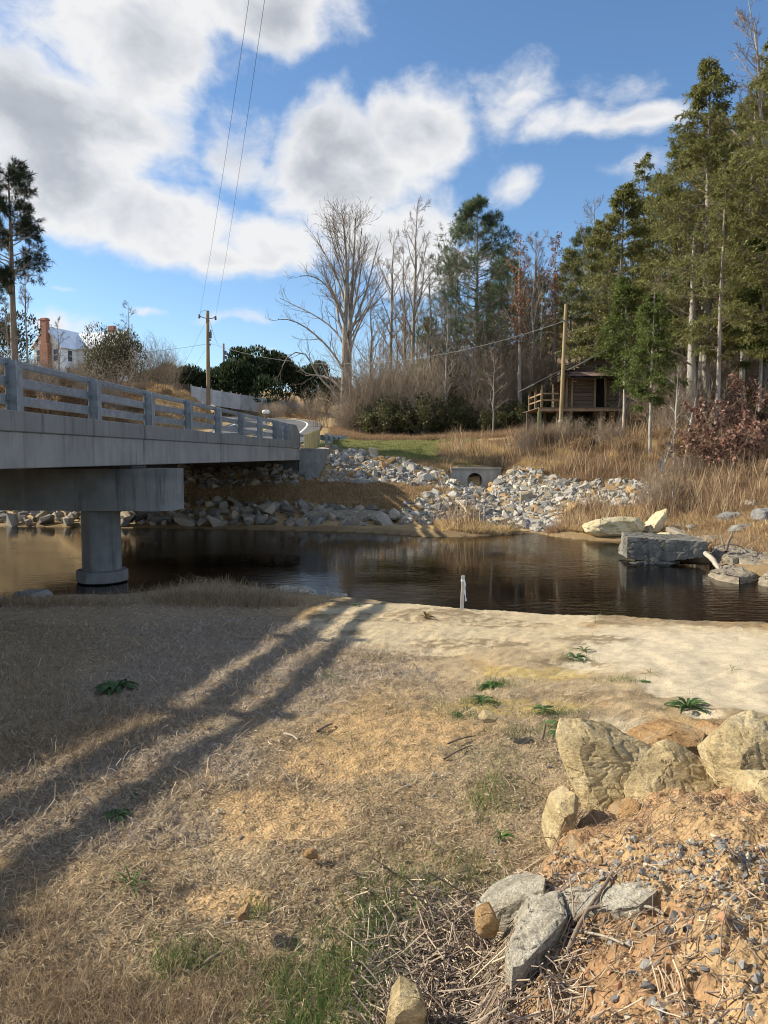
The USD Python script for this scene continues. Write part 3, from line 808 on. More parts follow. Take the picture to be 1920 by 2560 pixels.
BARK_GREY = bark('grey_bark', (.13, .11, .09), (.34, .31, .27))
BARK_PALE = bark('pale_bark', (.24, .22, .19), (.50, .47, .42))
BARK_BROWN = bark('brown_bark', (.10, .075, .055), (.22, .17, .125))
TWIG = grainy('twig_bark', (.14, .105, .08), (.26, .205, .16), 3.0, .9, 0, .001)
TWIGD = grainy('dark_twig_bark', (.20, .155, .11), (.36, .285, .21), 3.0, .9, 0, .001)
LEAF = leafy('foliage', .30)
DRYLEAF = leafy('dry_foliage', .35, .8, .1)


def tree_thing(name, label, cat, loc, parts, group=None, rot=None, scale=None):
    t = thing(name, label, cat, loc, rot, scale, group)
    for nm, m, mt, sm in parts:
        put(nm, m, mt, t, sm)
    return t


def bare_parts(seed, h, r, n1=24, spread=.9, lowest=.25, barkm=BARK_GREY, twigm=TWIG, up=.22, n2=7, n3=5, n4=2, lean=(0, 0), ang=.8, tw=.009, l1=.42):
    g = np.random.default_rng(seed)
    P0, R0 = trunk_line(h * .93, r, g, lean, wobble=.05)
    prof = lambda t, g: h * l1 * spread * (1.05 - t) ** .75 * g.uniform(.6, 1.15, t.shape)
    P1, R1 = shoots(P0, R0, g, n1, lowest, .97, (ang, .16), prof, 8, up, .07, .5, rmin=.016)
    le = np.linalg.norm(P1[:, -1] - P1[:, 0], axis=1)
    P2, R2 = shoots(P1, R1, g, n2, .2, 1.0, (.6, .2), lambda t, g: (le[:, None] * .42 * (1.1 - t * .7) * g.uniform(.5, 1.2, t.shape)), 5, up * .7, .10, .55, rmin=tw)
    l2 = np.linalg.norm(P2[:, -1] - P2[:, 0], axis=1)
    P3, R3 = shoots(P2, R2, g, n3, .2, 1.0, (.6, .25), lambda t, g: np.maximum(l2[:, None] * .5 * (1.1 - t * .6), .25) * g.uniform(.5, 1.2, t.shape), 4, up * .5, .14, .55, rmin=tw * .7)
    l3 = np.linalg.norm(P3[:, -1] - P3[:, 0], axis=1)
    P4, R4 = shoots(P3, R3, g, n4, .3, 1.0, (.6, .25), lambda t, g: np.maximum(l3[:, None] * .55, .15) * g.uniform(.5, 1.2, t.shape), 3, .3, .15, .6, rmin=tw * .55)
    return [('trunk', tubes(P0, R0, 10), barkm, True), ('limbs', tubes(P1, R1, 5), barkm, True), ('crown', join([tubes(P2, R2, 3), tubes(P3, R3, 3), tubes(P4, R4, 3)]), twigm, False)], (P1, P2, P3)


def hemlock_parts(seed, h, r, n1=130, width=.21, lowest=.12, cols=None, barkm=BARK_GREY, n2=14, n3=6, size=.155, thin=0.0, cap=.2):
    g = np.random.default_rng(seed)
    cols = cols or [(.165, .178, .054), (.205, .205, .068), (.125, .142, .046), (.27, .245, .09)]
    P0, R0 = trunk_line(h, r, g, (g.normal() * .01, g.normal() * .01), wobble=.02)
    gap = g.random(n1)
    prof = lambda t, g: h * np.minimum(width * np.clip((1.03 - t), 0, 1) ** .85, cap) * np.clip((t - lowest) * 5 + .55, .3, 1) * g.uniform(.45, 1.2, t.shape)
    P1, R1 = shoots(P0, R0, g, n1, lowest, .995, (1.22, .22), prof, 7, -.30, .07, .28, rmin=.012)
    le = np.linalg.norm(P1[:, -1] - P1[:, 0], axis=1)
    P2, R2 = shoots(P1, R1, g, n2, .15, 1.0, (.85, .15), lambda t, g: le[:, None] * .38 * (1.08 - t * .85) * g.uniform(.5, 1.15, t.shape) + .12, 4, -.55, .12, .45, spread=np.array([0, 0, 1.]), rmin=.006)
    sel = g.random(len(P2)) > thin
    low = P2[:, 0, 2] / h
    radial = np.linalg.norm(P2[:, 0, :2], axis=1) / (np.linalg.norm(P2[:, -1, :2], axis=1) + .3)
    sel &= (g.random(len(P2)) < .35 + .9 * radial) 
    P2s = P2[sel]
    f1 = leaves(P2s, g, n3 + 6, size, .36, cols, .18, .62, .12, short=True)
    P3, R3 = shoots(P2s, R2[sel], g, n3, .1, .95, (.8, .15), lambda t, g: .36 * g.uniform(.5, 1.3, t.shape) + 0 * t, 3, -.7, .12, .5, rmin=.004)
    f2 = leaves(P3, g, 7, size * .8, .38, cols, .18, .6, .15, short=True)
    return [('trunk', tubes(P0, R0, 9), barkm, True), ('branches', join([tubes(P1, R1, 4), tubes(P2, R2, 3)]), TWIG, False), ('crown', join([f1, f2]), LEAF, False)]


def pine_parts(seed, h, r, whorls=16, per=6, width=.26, lowest=.3, cols=None, up=.35, needle=.30, ang=1.1, barkm=BARK_GREY, n2=9, nn=16, prof=None, ntuft=3):
    g = np.random.default_rng(seed)
    cols = cols or [(.036, .055, .026), (.050, .070, .034), (.030, .046, .024), (.066, .082, .042)]
    P0, R0 = trunk_line(h, r, g, wobble=.02)
    n1 = whorls * per
    prof = prof or (lambda t, g: h * width * np.clip(1.04 - t, 0, 1) ** .8 * g.uniform(.6, 1.15, t.shape))
    P1, R1 = shoots(P0, R0, g, n1, lowest, .99, (ang, .14), prof, 7, up, .06, .35, rmin=.014)
    le = np.linalg.norm(P1[:, -1] - P1[:, 0], axis=1)
    P2, R2 = shoots(P1, R1, g, n2, .35, 1.0, (.75, .2), lambda t, g: le[:, None] * .30 * (1.1 - t * .6) * g.uniform(.5, 1.2, t.shape) + .15, 4, up * .8, .08, .5, rmin=.007)
    P3, R3 = shoots(P2, R2, g, ntuft, .4, 1.0, (.6, .2), lambda t, g: .30 * g.uniform(.6, 1.3, t.shape), 3, .2, .08, .6, rmin=.005)
    f = leaves(P3, g, nn, needle, .095, cols, .2, .45, 0.0, .35, short=True)
    return [('trunk', tubes(P0, R0, 9), barkm, True), ('branches', join([tubes(P1, R1, 4), tubes(P2, R2, 3), tubes(P3, R3, 3)]), TWIGD, False), ('crown', f, LEAF, False)]


def shrub_parts(seed, h, w, nst=26, leaf=None, size=.16, aspect=.45, nl=7, barkm=TWIGD, n2=8, n3=5, up=.5, leafm=None, tw=.007, droop=0.0, r0=.018):
    """Many stems from the ground; leaf: colours or None for a leafless bush."""
    g = np.random.default_rng(seed)
    a = g.random(nst) * 6.28; q = np.sqrt(g.random(nst)) * w * .25
    p = np.stack([q * np.cos(a), q * np.sin(a), np.full(nst, -.15)], 1)
    D = np.stack([np.cos(a) * w / h * .6 * g.random(nst), np.sin(a) * w / h * .6 * g.random(nst), np.full(nst, 1.)], 1)
    P1, R1 = curve(p, D, h * g.uniform(.55, 1.1, nst), 7, g, .3, .13, np.full(nst, r0) * g.uniform(.6, 1.3, nst), .006)
    P2, R2 = shoots(P1, R1, g, n2, .2, 1.0, (.65, .25), lambda t, g: h * .34 * (1.1 - t * .7) * g.uniform(.5, 1.3, t.shape), 5, up, .14, .55, rmin=tw)
    P3, R3 = shoots(P2, R2, g, n3, .2, 1.0, (.65, .25), lambda t, g: h * .14 * g.uniform(.5, 1.3, t.shape), 3, up * .5, .16, .6, rmin=tw * .7)
    parts = [('stems', join([tubes(P1, R1, 4), tubes(P2, R2, 3), tubes(P3, R3, 3)]), barkm, False)]
    if leaf:
        parts.append(('leaves', join([leaves(P3, g, nl, size, aspect, leaf, .2, .3, droop, .1), leaves(P2, g, nl, size, aspect, leaf, .2, .3, droop, .3)]), leafm or LEAF, False))
    return parts


# the tall bare tree with an arching limb, beside the road
def tulip_tree():
    g = np.random.default_rng(21)
    b = spot(863, 1093, 60)
    sc = 60 / F

    def line(pts, dd=0.0, n=12):
        p = np.array([at(u, v, 60 + (k / max(len(pts) - 1, 1)) * dd) for k, (u, v) in enumerate(pts)]) - b
        return spline(p, n)
    trunkP = [line([(862, 1096), (858, 1020), (861, 950), (862, 860), (864, 780), (866, 700), (864, 620), (856, 540)]), line([(868, 1096), (872, 1000), (873, 900), (874, 840), (878, 760), (882, 680), (886, 610), (888, 545)], 1.0)]
    R0 = np.array([np.linspace(.36, .05, 12), np.linspace(.28, .05, 12)])
    R0[:, 0] *= 1.25
    limbs = [line(q, dd) for q, dd in [
        ([(855, 1020), (830, 975), (790, 930), (755, 880), (730, 885), (705, 918)], -2), ([(859, 985), (820, 945), (800, 940), (770, 935), (745, 905)], 1), ([(860, 930), (830, 880), (780, 830), (740, 805), (695, 798)], -1), ([(861, 870), (830, 820), (780, 785), (740, 765), (700, 745)], 2),
        ([(862, 800), (835, 740), (800, 700), (750, 690)], -2), ([(863, 760), (840, 690), (815, 640), (785, 590)], 2), ([(864, 720), (845, 650), (828, 590), (815, 550)], -1), ([(865, 700), (850, 640), (838, 590), (834, 545)], 2),
        ([(876, 830), (900, 770), (920, 710), (935, 650), (945, 610)], 2), ([(878, 790), (895, 720), (905, 650), (915, 590)], -2), ([(880, 740), (893, 670), (900, 610), (905, 570)], 1), ([(876, 880), (905, 800), (935, 740), (952, 690)], -2), ([(862, 840), (845, 790), (838, 720), (822, 660)], 3), ([(874, 800), (870, 720), (872, 640), (875, 560)], 3)]]
    P1 = np.array([spline(x, 10) for x in limbs])
    R1 = np.linspace(.105, .03, 10)[None] * g.uniform(.8, 1.15, len(P1))[:, None]
    P1b, R1b = shoots(np.array(trunkP), R0, g, 11, .42, .98, (.72, .14), lambda t, g: 7.2 * (1.1 - t) ** .8 * g.uniform(.6, 1.2, t.shape), 8, .38, .06, .4, rmin=.02)
    P1b_ = np.array([spline(x, 10) for x in P1b]); R1b_ = np.linspace(1, .4, 10)[None] * R1b[:, :1]
    PA, RA = np.concatenate([P1, P1b_]), np.concatenate([R1, R1b_])
    P2, R2 = shoots(PA, RA, g, 9, .15, 1.0, (.62, .2), lambda t, g: 2.5 * (1.1 - t * .65) * g.uniform(.45, 1.2, t.shape), 6, .45, .10, .5, rmin=.011)
    P3, R3 = shoots(P2, R2, g, 4, .2, 1.0, (.65, .22), lambda t, g: .85 * (1.1 - t * .5) * g.uniform(.5, 1.2, t.shape), 4, .4, .12, .55, rmin=.008)
    P4, R4 = shoots(P3, R3, g, 2, .3, 1.0, (.6, .22), lambda t, g: .35 * g.uniform(.5, 1.3, t.shape), 3, .3, .12, .6, rmin=.0065)
    return tree_thing('bare_tree', 'tallest bare grey tree with two trunks and a long arching low limb by the road', 'tree', b, [
        ('trunk', tubes(trunkP[0][None], R0[:1], 12), BARK_GREY, True), ('trunk', tubes(trunkP[1][None], R0[1:], 12), BARK_GREY, True), ('limbs', tubes(PA, RA, 5), BARK_GREY, True), ('crown', join([tubes(P2, R2, 3), tubes(P3, R3, 3), tubes(P4, R4, 3)]), TWIG, False)])


tulip_tree()


def up_h(u, v0, v1, d):
    return (at(u, v1, d) - at(u, v0, d))[2]


# bare trees: prototypes, then their copies
BT_ = []
specs = [(31, 18.5, .21, dict(n1=17, lowest=.40, ang=.62, l1=.40)), (32, 16, .17, dict(n1=18, lowest=.36, ang=.7, l1=.42)), (33, 11, .12, dict(n1=16, lowest=.25, ang=.85, l1=.42)), (34, 13, .13, dict(n1=15, lowest=.4, ang=.75, l1=.30, barkm=BARK_PALE)), (35, 12, .075, dict(n1=16, lowest=.5, ang=.6, l1=.2, n4=2))]
firsts = [(975, 1090, 66, 'slender bare tree with forked top right behind the tallest bare tree', 560 + 40), (1075, 1085, 64, 'bare tree left of the green pine with a rounded twiggy top', 0), (1115, 1100, 57, 'grey crooked bare tree in front of the green pine', 0), (1740, 1070, 43, 'pale straight bare trunk in the woods right of the shed', 0), (1560, 1080, 52, 'thin grey trunk standing in the woods behind the shed', 0)]
for k, (s, (u, v, d, lab, _)) in enumerate(zip(specs, firsts)):
    parts, _ = bare_parts(s[0], s[1], s[2], **s[3])
    BT_.append(tree_thing('bare_tree', lab, 'tree', spot(u, v, d), parts))
more = [(0, 1030, 63, 1.12, 40, 'tall bare tree leaning a little left of the green pine'), (2, 930, 66, .8, 100, 'small many-branched bare tree in the brush right of the tallest bare tree'), (1, 1330, 60, 1.0, 200, 'bare tree standing behind the leaning shed pole'), (2, 1180, 58, .9, 20, 'grey bare tree in the brush left of the shed'),
        (0, 1480, 66, 1.02, 130, 'bare tree with fine twigs showing above the hemlocks left of the tallest one'), (2, 1235, 52, .55, 300, 'small pale sapling with spreading twigs at the edge of the brush'), (1, 1010, 74, .8, 310, 'bare tree far back in the brush'), (2, 900, 62, .62, 77, 'twiggy young tree just right of the tallest bare tree')]
for p_, u, d, sc, ro, lab in more:
    copy(BT_[p_], lab, spot(u, 0, d), ro, sc)
g = np.random.default_rng(5)
WG = 'bare trees in the woods on the right hillside'
for k in range(64):
    d = g.uniform(46, 92)
    u = g.uniform(1130, 2060) if k % 3 else g.uniform(900, 1350)
    if u < 1330 and d < 60: d += 16
    if 1330 < u < 1640 and d < 56: d += 14
    copy(BT_[[4, 4, 3, 1, 2, 4][k % 6]], 'bare grey tree in the woods ' + ('left of the shed' if u < 1330 else 'behind and above the shed' if u < 1640 else 'right of the shed'), spot(u, 0, d), g.uniform(0, 360), g.uniform(.7, 1.1), WG + (' left of the shed' if u < 1330 else ' behind the shed' if u < 1640 else ' right of the shed'))

# hemlocks: feathery dark evergreens on the right
hp = [hemlock_parts(41, 21, .25, 140, .36, .18, cap=.19, thin=.12), hemlock_parts(42, 16, .18, 120, .37, .12, cap=.22, thin=.1), hemlock_parts(43, 9, .085, 70, .34, .30, size=.13, thin=.15, cap=.2, barkm=BARK_PALE, cols=[(.12, .155, .036), (.15, .185, .05), (.09, .125, .03)]), hemlock_parts(44, 19, .17, 66, .28, .34, thin=.35, cap=.15)]
H = []
h0 = [('tallest dark evergreen with a pointed top on the right hillside', 1765, 42.5), ('broad dark evergreen left of the tallest one', 1545, 50), ('small light green young evergreen with a pale stem in front of the shed', 1628, 38.2), ('thin evergreen with a bare grey lower trunk right of the tallest one', 1792, 36.5)]
for (lab, u, d), parts, sc, ro in zip(h0, hp, (.96, .98, .92, .72), (10, 0, 0, 50)):
    H.append(tree_thing('evergreen_tree', lab, 'tree', spot(u, 0, d), parts, rot=ro, scale=sc))
for p_, u, d, sc, ro, lab in [(0, 1690, 52, .86, 80, 'dark evergreen behind the tallest one and left of it'), (1, 1640, 56, 1.05, 140, 'dense evergreen above the shed roof'), (1, 1500, 62, .93, 220, 'evergreen at the left end of the dark stand behind the shed'), (3, 1850, 45, 1.0, 300, 'evergreen with thin foliage and grey trunk near the right edge'), (0, 1905, 47, 1.06, 200, 'big dark evergreen at the right edge'), (1, 1840, 55, 1.25, 10, 'evergreen behind the gap right of the tallest one'),
                          (0, 1985, 38, 1.0, 45, 'near evergreen cut by the right edge of the picture'), (2, 1560, 44.6, 1.05, 90, 'young light evergreen hanging over the shed porch'), (2, 1700, 47, 1.1, 190, 'young evergreen between the pale trunks right of the shed'), (1, 1340, 74, .75, 60, 'dark evergreen behind the bare tree with red vines'), (1, 1420, 70, .85, 160, 'dark evergreen behind the shed pole'), (1, 1075, 72, .62, 260, 'green cedar in the brush between the bare trees'), (1, 1760, 62, 1.3, 33, 'evergreen filling the slope behind the tallest one'), (3, 1600, 60, 1.0, 100, 'thin evergreen right behind the shed roof'), (0, 2080, 52, 1.1, 100, 'evergreen outside the right edge reaching into the picture'), (2, 1900, 41, 1.2, 10, 'young evergreen above the red leaved shrub'), (3, 1930, 60, 1.2, 250, 'evergreen at the top right corner behind the others')]:
    copy(H[p_], lab, spot(u, 0, d), ro, sc)

# the white pine in the middle
b = spot(1190, 0, 66)
hh = up_h(1190, 1080, 528, 66)
pn = pine_parts(51, hh, .26, 17, 8, .26, .20, cols=[(.10, .145, .072), (.13, .175, .09), (.075, .115, .058), (.17, .205, .115)], up=.25, ang=1.3, needle=.30, n2=12, nn=15, prof=lambda t, g: hh * .50 * np.clip(1.03 - t, 0, 1) ** .85 * g.uniform(.6, 1.15, t.shape))
PINE = tree_thing('pine_tree', 'green pine with upswept branches in the middle of the wood edge', 'tree', b, pn)
copy(PINE, 'lower green pine behind the tree with red vines', spot(1265, 0, 76), 120, .74)
copy(PINE, 'green pine behind the shed on its left', spot(1450, 0, 82), 220, .8)
# dark pine at the left edge
dl = 46
b = spot(42, 0, dl); b[2] = min(b[2], at(42, 985, dl)[2])
hh = up_h(20, 985, 405, dl)
pl = pine_parts(52, hh, .24, 13, 5, .25, .42, cols=[(.026, .040, .020), (.036, .052, .026), (.022, .034, .018)], up=.25, needle=.26, n2=9, nn=20, ang=1.25, barkm=BARK_BROWN, prof=lambda t, g: hh * (.19 - .075 * (t - .4)) * np.clip(1.06 - t, 0, 1) ** .35 * g.uniform(.45, 1.15, t.shape))
PL = tree_thing('pine_tree', 'tall dark pine at the left edge above the railing', 'tree', b, pl)
copy(PL, 'shorter dark pine behind the one at the left edge', spot(-60, 0, 55), 130, .85)

# dark cedars beside the house and the hedge along the fence
def cedar_parts(seed, h, w, cols, n=3600, size=.42, lumps=9):
    g = np.random.default_rng(seed)
    c = np.stack([g.normal(size=lumps) * w * .23, g.normal(size=lumps) * w * .23, g.uniform(.38, .86, lumps) * h], 1)
    rr = g.uniform(.22, .34, lumps) * w * (1.25 - .5 * c[:, 2] / h)
    k = g.integers(0, lumps, n)
    d = unit(g.normal(size=(n, 3)) + [0, 0, .25])
    p = c[k] + d * (rr[k] * g.uniform(.55, 1.1, n) ** .6)[:, None] * [1, 1, .95]
    p[:, 2] = np.maximum(p[:, 2], .16 * h + .1 * h * g.random(n))
    dirn = unit(d * .6 + [0, 0, .9] + g.normal(size=(n, 3)) * .35)
    P = np.stack([p, p + dirn * size * .5, p + dirn * size], 1)
    col = np.asarray(cols)[g.integers(0, len(cols), n)] * g.uniform(.6, 1.4, (n, 1))
    f = ribbons(P, np.full((n, 1), size) * np.array([[.28, .42, .06]]) * g.uniform(.7, 1.3, (n, 1)), unit(np.cross(dirn, g.normal(size=(n, 3)))), col)
    P0, R0 = trunk_line(h * .7, .13, g, n=6)
    a = g.random(9) * 6.28
    st, sr = curve(np.zeros((9, 3)) + [0, 0, .2], np.stack([np.cos(a) * .7, np.sin(a) * .7, np.ones(9)], 1), np.full(9, h * .55), 5, g, .3, .08, np.full(9, .07), .02)
    return [('trunk', join([tubes(P0, R0, 6), tubes(st, sr, 4)]), BARK_BROWN, True), ('crown', f, LEAF, False)]


HC = [(.026, .044, .018), (.040, .060, .024), (.020, .034, .015), (.062, .080, .030)]
ce = [cedar_parts(61, 6.2, 6.0, HC, 5200), cedar_parts(62, 5.8, 6.6, HC, 5600, lumps=12)]
hedge = [(455, 96, 5.6, 'cedar with a bare lower stem at the left end of the row'), (400, 92, 5.0, 'cedar half hidden by the brown bushes left of the utility pole'), (500, 97, 5.4, 'cedar right behind the wooden utility pole'), (570, 95, 6.6, 'widest cedar, behind the thin far pole'), (640, 97, 6.2, 'cedar over the middle of the white fence'), (715, 100, 6.0, 'cedar behind the right part of the white fence'), (770, 104, 5.6, 'cedar over the right end of the white fence'), (815, 108, 4.8, 'last and lowest cedar of the row towards the tall bare tree')]
CE = []
for k, (u, d, hgt, lab) in enumerate(hedge):
    q = spot(u, 0, d)
    if k < 2:
        CE.append(tree_thing('cedar_tree', lab, 'tree', q, ce[k], rot=k * 70, scale=hgt / 6.0 * 1.0))
    else:
        copy(CE[k % 2], lab, q, k * 77, hgt / 6.0 * 1.02)
cd = cedar_parts(64, 6.4, 7.6, [(.07, .075, .035), (.10, .095, .045), (.05, .055, .028), (.14, .115, .065)], 6000, .24, 14)
CDR = tree_thing('evergreen_tree', 'dark round cedar in front of the house porch', 'tree', spot(290, 0, 62), cd, scale=(.60, .60, .80))
copy(CDR, 'dark evergreen at the far left below the pine', spot(-10, 0, 52), 60, .8)
copy(BT_[2], 'bare tree with drooping twigs right of the house roof', spot(325, 0, 78), 45, .85)
copy(BT_[2], 'thin bare tree in front of the house chimney', spot(150, 0, 70), 145, .6)
copy(BT_[4], 'thin bare tree beside the dark pine at the left edge', spot(75, 0, 50), 145, .85)
copy(BT_[4], 'second thin bare tree beside the dark pine at the left edge', spot(28, 0, 44), 245, .6)
copy(BT_[2], 'bare twiggy tree between house and dark round cedar', spot(225, 0, 84), 215, .55)

# brush at the edge of the wood
BR_ = [shrub_parts(71, 3.2, 2.8, 30), shrub_parts(72, 5.0, 3.0, 26, n2=9), shrub_parts(73, 2.4, 3.0, 30, leaf=[(.085, .105, .030), (.11, .12, .04), (.16, .13, .055), (.06, .075, .024)], size=.17, nl=4), shrub_parts(74, 2.0, 2.4, 26, leaf=[(.30, .19, .09), (.24, .14, .065), (.36, .25, .13)], size=.12, nl=2, leafm=DRYLEAF)]
bl = [('leafless brown bush at the foot of the tallest bare tree', 800, 61), ('tall thin leafless brush behind the lawn', 905, 58), ('dense olive green bush at the dark wood edge', 1010, 56), ('dry bush with rusty leaves on the bank right of the rocks', 1735, 36)]
BS = []
for (lab, u, d), parts in zip(bl, BR_):
    BS.append(tree_thing('shrub', lab, 'bush', spot(u, 0, d), parts))
g = np.random.default_rng(8)
for u, d, sc in [(960, 55, 1.1), (1060, 55, 1.25), (1110, 56, 1.0), (1150, 57, 1.1), (1085, 60, 1.5), (985, 60, 1.4), (1230, 54, .8), (1180, 60, 1.3), (1420, 46, .55), (1330, 62, 1.3), (1500, 47.5, .5), (1290, 56, .9), (1920, 38, .9), (1660, 46, .6), (900, 63, 1.3), (1030, 63, 1.9), (1120, 64, 2.2), (1210, 63, 2.0), (1270, 64, 1.7), (1000, 66, 2.3), (1345, 58, 1.1), (1440, 50, .8), (1480, 46, .5)]:
    copy(BS[2], 'olive green leafy bush among the brush along the wood edge', spot(u, 0, d), g.uniform(0, 360), sc * g.uniform(.85, 1.1), 'olive bushes along the wood edge')
for u, d, sc, lab in [(1592, 45.2, .6, 'leafless bush before the right end of the shed deck')]:
    copy(BS[1], lab, spot(u, 0, d), u, sc)
for k in range(74):
    u = g.uniform(835, 1345); d = g.uniform(56, 74)
    copy(BS[k % 2], ('tall ' if k >= 46 else 'low ') + 'leafless brown bush in the brush ' + ('below the tallest bare tree' if u < 960 else 'between the tallest bare tree and the green pine' if u < 1150 else 'between the green pine and the shed'), spot(u, 0, d), g.uniform(0, 360), (g.uniform(.7, 1.3) if k < 46 else g.uniform(1.2, 1.9)) * (.55 if u < 905 else 1.0), ('tall' if k >= 46 else 'low') + ' leafless bushes ' + ('below the tallest bare tree' if u < 960 else 'left of the green pine' if u < 1150 else 'left of the shed'))
for k in range(60):
    u = g.uniform(1480, 2030); d = g.uniform(41, 66)
    if u < 1640 and d < 54: continue
    copy(BS[k % 2], 'leafless brown bush under the trees on the hillside', spot(u, 0, d), g.uniform(0, 360), g.uniform(.4, 1.1), 'leafless bushes under the hillside trees')
for k in range(60):
    u = g.uniform(1300, 1980); d = g.uniform(28.5, 43)
    if u < 1480 and d < 41: d = 43
    if u < 1640 and d < 36.5: continue
    copy(BS[3] if k % 3 else BS[0], 'dry brown bush on the weedy slope above the far bank', spot(u, 0, d), g.uniform(0, 360), g.uniform(.28, .6), 'dry bushes on the weedy slope')
for k in range(64):
    u = g.uniform(-60, 520) if k % 3 == 0 else g.uniform(-60, 330); d = g.uniform(44, 74) if u < 330 else g.uniform(64, 80)
    copy(BS[3] if k % 2 else BS[0], 'brown scrub bush on the slope behind the bridge railing', spot(u, 0, d), g.uniform(0, 360), g.uniform(.4, .8) * (1.0 if u < 330 else .6), 'brown scrub behind the railing')
for k in range(16):
    u = g.uniform(620, 800); d = g.uniform(84, 98)
    copy(BS[0], 'brown scrub bush on the bank below the white fence', spot(u, 0, d), g.uniform(0, 360), g.uniform(.4, .7), 'scrub below the white fence')
for u, d, sc in [(430, 80, .9), (395, 76, 1.1), (350, 74, 1.1), (310, 72, 1.0), (270, 66, 1.0)]:
    copy(BS[1], 'tall brown bush between the house and the utility pole', spot(u, 0, d), u, sc, 'tall brown bushes right of the house')

# red leaved beech at the right edge, vines
RED = [(.20, .105, .08), (.27, .155, .12), (.14, .075, .058), (.32, .205, .16)]
rb = shrub_parts(81, 3.6, 4.2, 12, leaf=RED, size=.17, aspect=.6, nl=5, n2=9, up=.1, leafm=DRYLEAF, droop=.3, r0=.03)
RB = tree_thing('beech_sapling', 'young beech holding pinkish red dead leaves at the right edge', 'tree', spot(1850, 0, 33.5), rb)
copy(RB, 'second young beech with dull red leaves further up the slope', spot(1905, 0, 37), 120, .9)


def vine_tree(u, d, v0, v1, sd, lab):
    parts, (P1, P2, P3) = bare_parts(sd, up_h(u, v0, v1, d), .17, n1=14, lowest=.45, ang=.6, l1=.3, n4=3)
    g = np.random.default_rng(sd)
    b = spot(u, 0, d)
    P0, _ = trunk_line(up_h(u, v0, v1, d) * .93, .2, np.random.default_rng(sd), wobble=.05)
    m = 330
    t = g.uniform(.42, .8, m) * 11; i0 = t.astype(int)
    p = P0[0][i0] * (1 - (t - i0))[:, None] + P0[0][i0 + 1] * (t - i0)[:, None] + g.normal(size=(m, 3)) * [.28, .28, .2]
    sel = P1[g.integers(0, len(P1), 1300), g.integers(0, 6, 1300)] + g.normal(size=(1300, 3)) * .28
    sel = sel[(sel[:, 0] < .6)]
    p = np.vstack([p, sel[:330]])
    dr = unit(g.normal(size=(len(p), 3)) + [0, 0, -.6])
    S_ = unit(np.cross(dr, g.normal(size=(len(p), 3))))
    c = np.array([(.30, .12, .06), (.36, .17, .085), (.22, .10, .055)])[g.integers(0, 3, len(p))] * g.uniform(.7, 1.2, (len(p), 1))
    v = ribbons(np.stack([p, p + dr * .09, p + dr * .18], 1), np.tile([[.05, .11, .02]], (len(p), 1)), S_, c)
    parts.append(('vine', v, DRYLEAF, False))
    return tree_thing('vine_covered_tree', lab, 'tree', b, parts)


vine_tree(1300, 57, 1090, 575, 91, 'bare tree with orange red vine leaves left of the shed pole')
vine_tree(1388, 62, 1080, 600, 92, 'bare tree wrapped in rusty vines just behind the shed pole')
# leaning birch-like saplings by the slope
sp = np.random.default_rng(9)
for u, v0, v1, d, lean, lab in [(1688, 1170, 890, 36, .02, 'thin dark sapling between the young evergreen and the pale trunk'), (1716, 1160, 960, 35.5, .16, 'pale crooked sapling leaning right on the slope'), (1660, 1180, 1060, 35, .25, 'short leaning pole-like sapling by the blue ribbon'), (1575, 1085, 900, 46, -.05, 'thin stem in front of the shed wall'), (1545, 1085, 930, 46.2, .04, 'second thin stem in front of the shed wall')]:
    parts, _ = bare_parts(int(u), up_h(u, v0, v1, d), .06, n1=9, lowest=.35, ang=.7, l1=.25, n2=5, n3=3, n4=2, lean=(lean, 0), barkm=BARK_PALE)
    tree_thing('sapling', lab, 'tree', spot(u, 0, d), parts)
# pale sycamore-like trunks in front of the evergreen
P0, R0 = trunk_line(up_h(1730, 1080, 560, 42), .30, np.random.default_rng(4), (-.01, 0), wobble=.015)
g = np.random.default_rng(14)
P1, R1 = shoots(P0, R0, g, 22, .3, .98, (1.0, .2), lambda t, g: 3.2 * (1.15 - t) * g.uniform(.5, 1.2, t.shape), 6, -.1, .1, .3, rmin=.014)
P2, R2 = shoots(P1, R1, g, 7, .2, 1, (.7, .2), lambda t, g: 1.1 * g.uniform(.5, 1.2, t.shape), 4, -.1, .12, .5, rmin=.008)
tree_thing('bare_tree', 'thick pale grey trunk with dead branches right of the shed', 'tree', spot(1726, 0, 42), [('trunk', tubes(P0, R0, 12), BARK_PALE, True), ('limbs', join([tubes(P1, R1, 4), tubes(P2, R2, 3)]), TWIG, False)])
# bare boughs leaning in at the top right corner
parts, _ = bare_parts(15, 24, .22, n1=22, lowest=.45, ang=.7, l1=.3, lean=(-.16, 0), n4=3)
tree_thing('bare_tree', 'leaning bare tree whose boughs cross the top right corner', 'tree', spot(1990, 0, 41), parts)

# dry grass on the far slopes
def tuft(seed, n, h, spread, cols, w=.016, bend=.5):
    g = np.random.default_rng(seed)
    a = g.random(n) * 6.28; q = np.sqrt(g.random(n)) * spread
    p = np.stack([q * np.cos(a), q * np.sin(a), np.full(n, -.03)], 1)
    b = g.normal(size=(n, 3)) * bend + [0, 0, 1]; b[:, 2] = np.abs(b[:, 2]) + .2
    P, R = curve(p, b, h * g.uniform(.5, 1.2, n), 4, g, -.9, .12, np.full(n, .01))
    W = w * g.uniform(.6, 1.3, (n, 1)) * np.array([[1, .9, .6, .15]])
    c = np.asarray(cols)[g.integers(0, len(cols), n)] * g.uniform(.7, 1.3, (n, 1))
    return ribbons(P, W, unit(np.cross(b, g.normal(size=(n, 3)))), c)


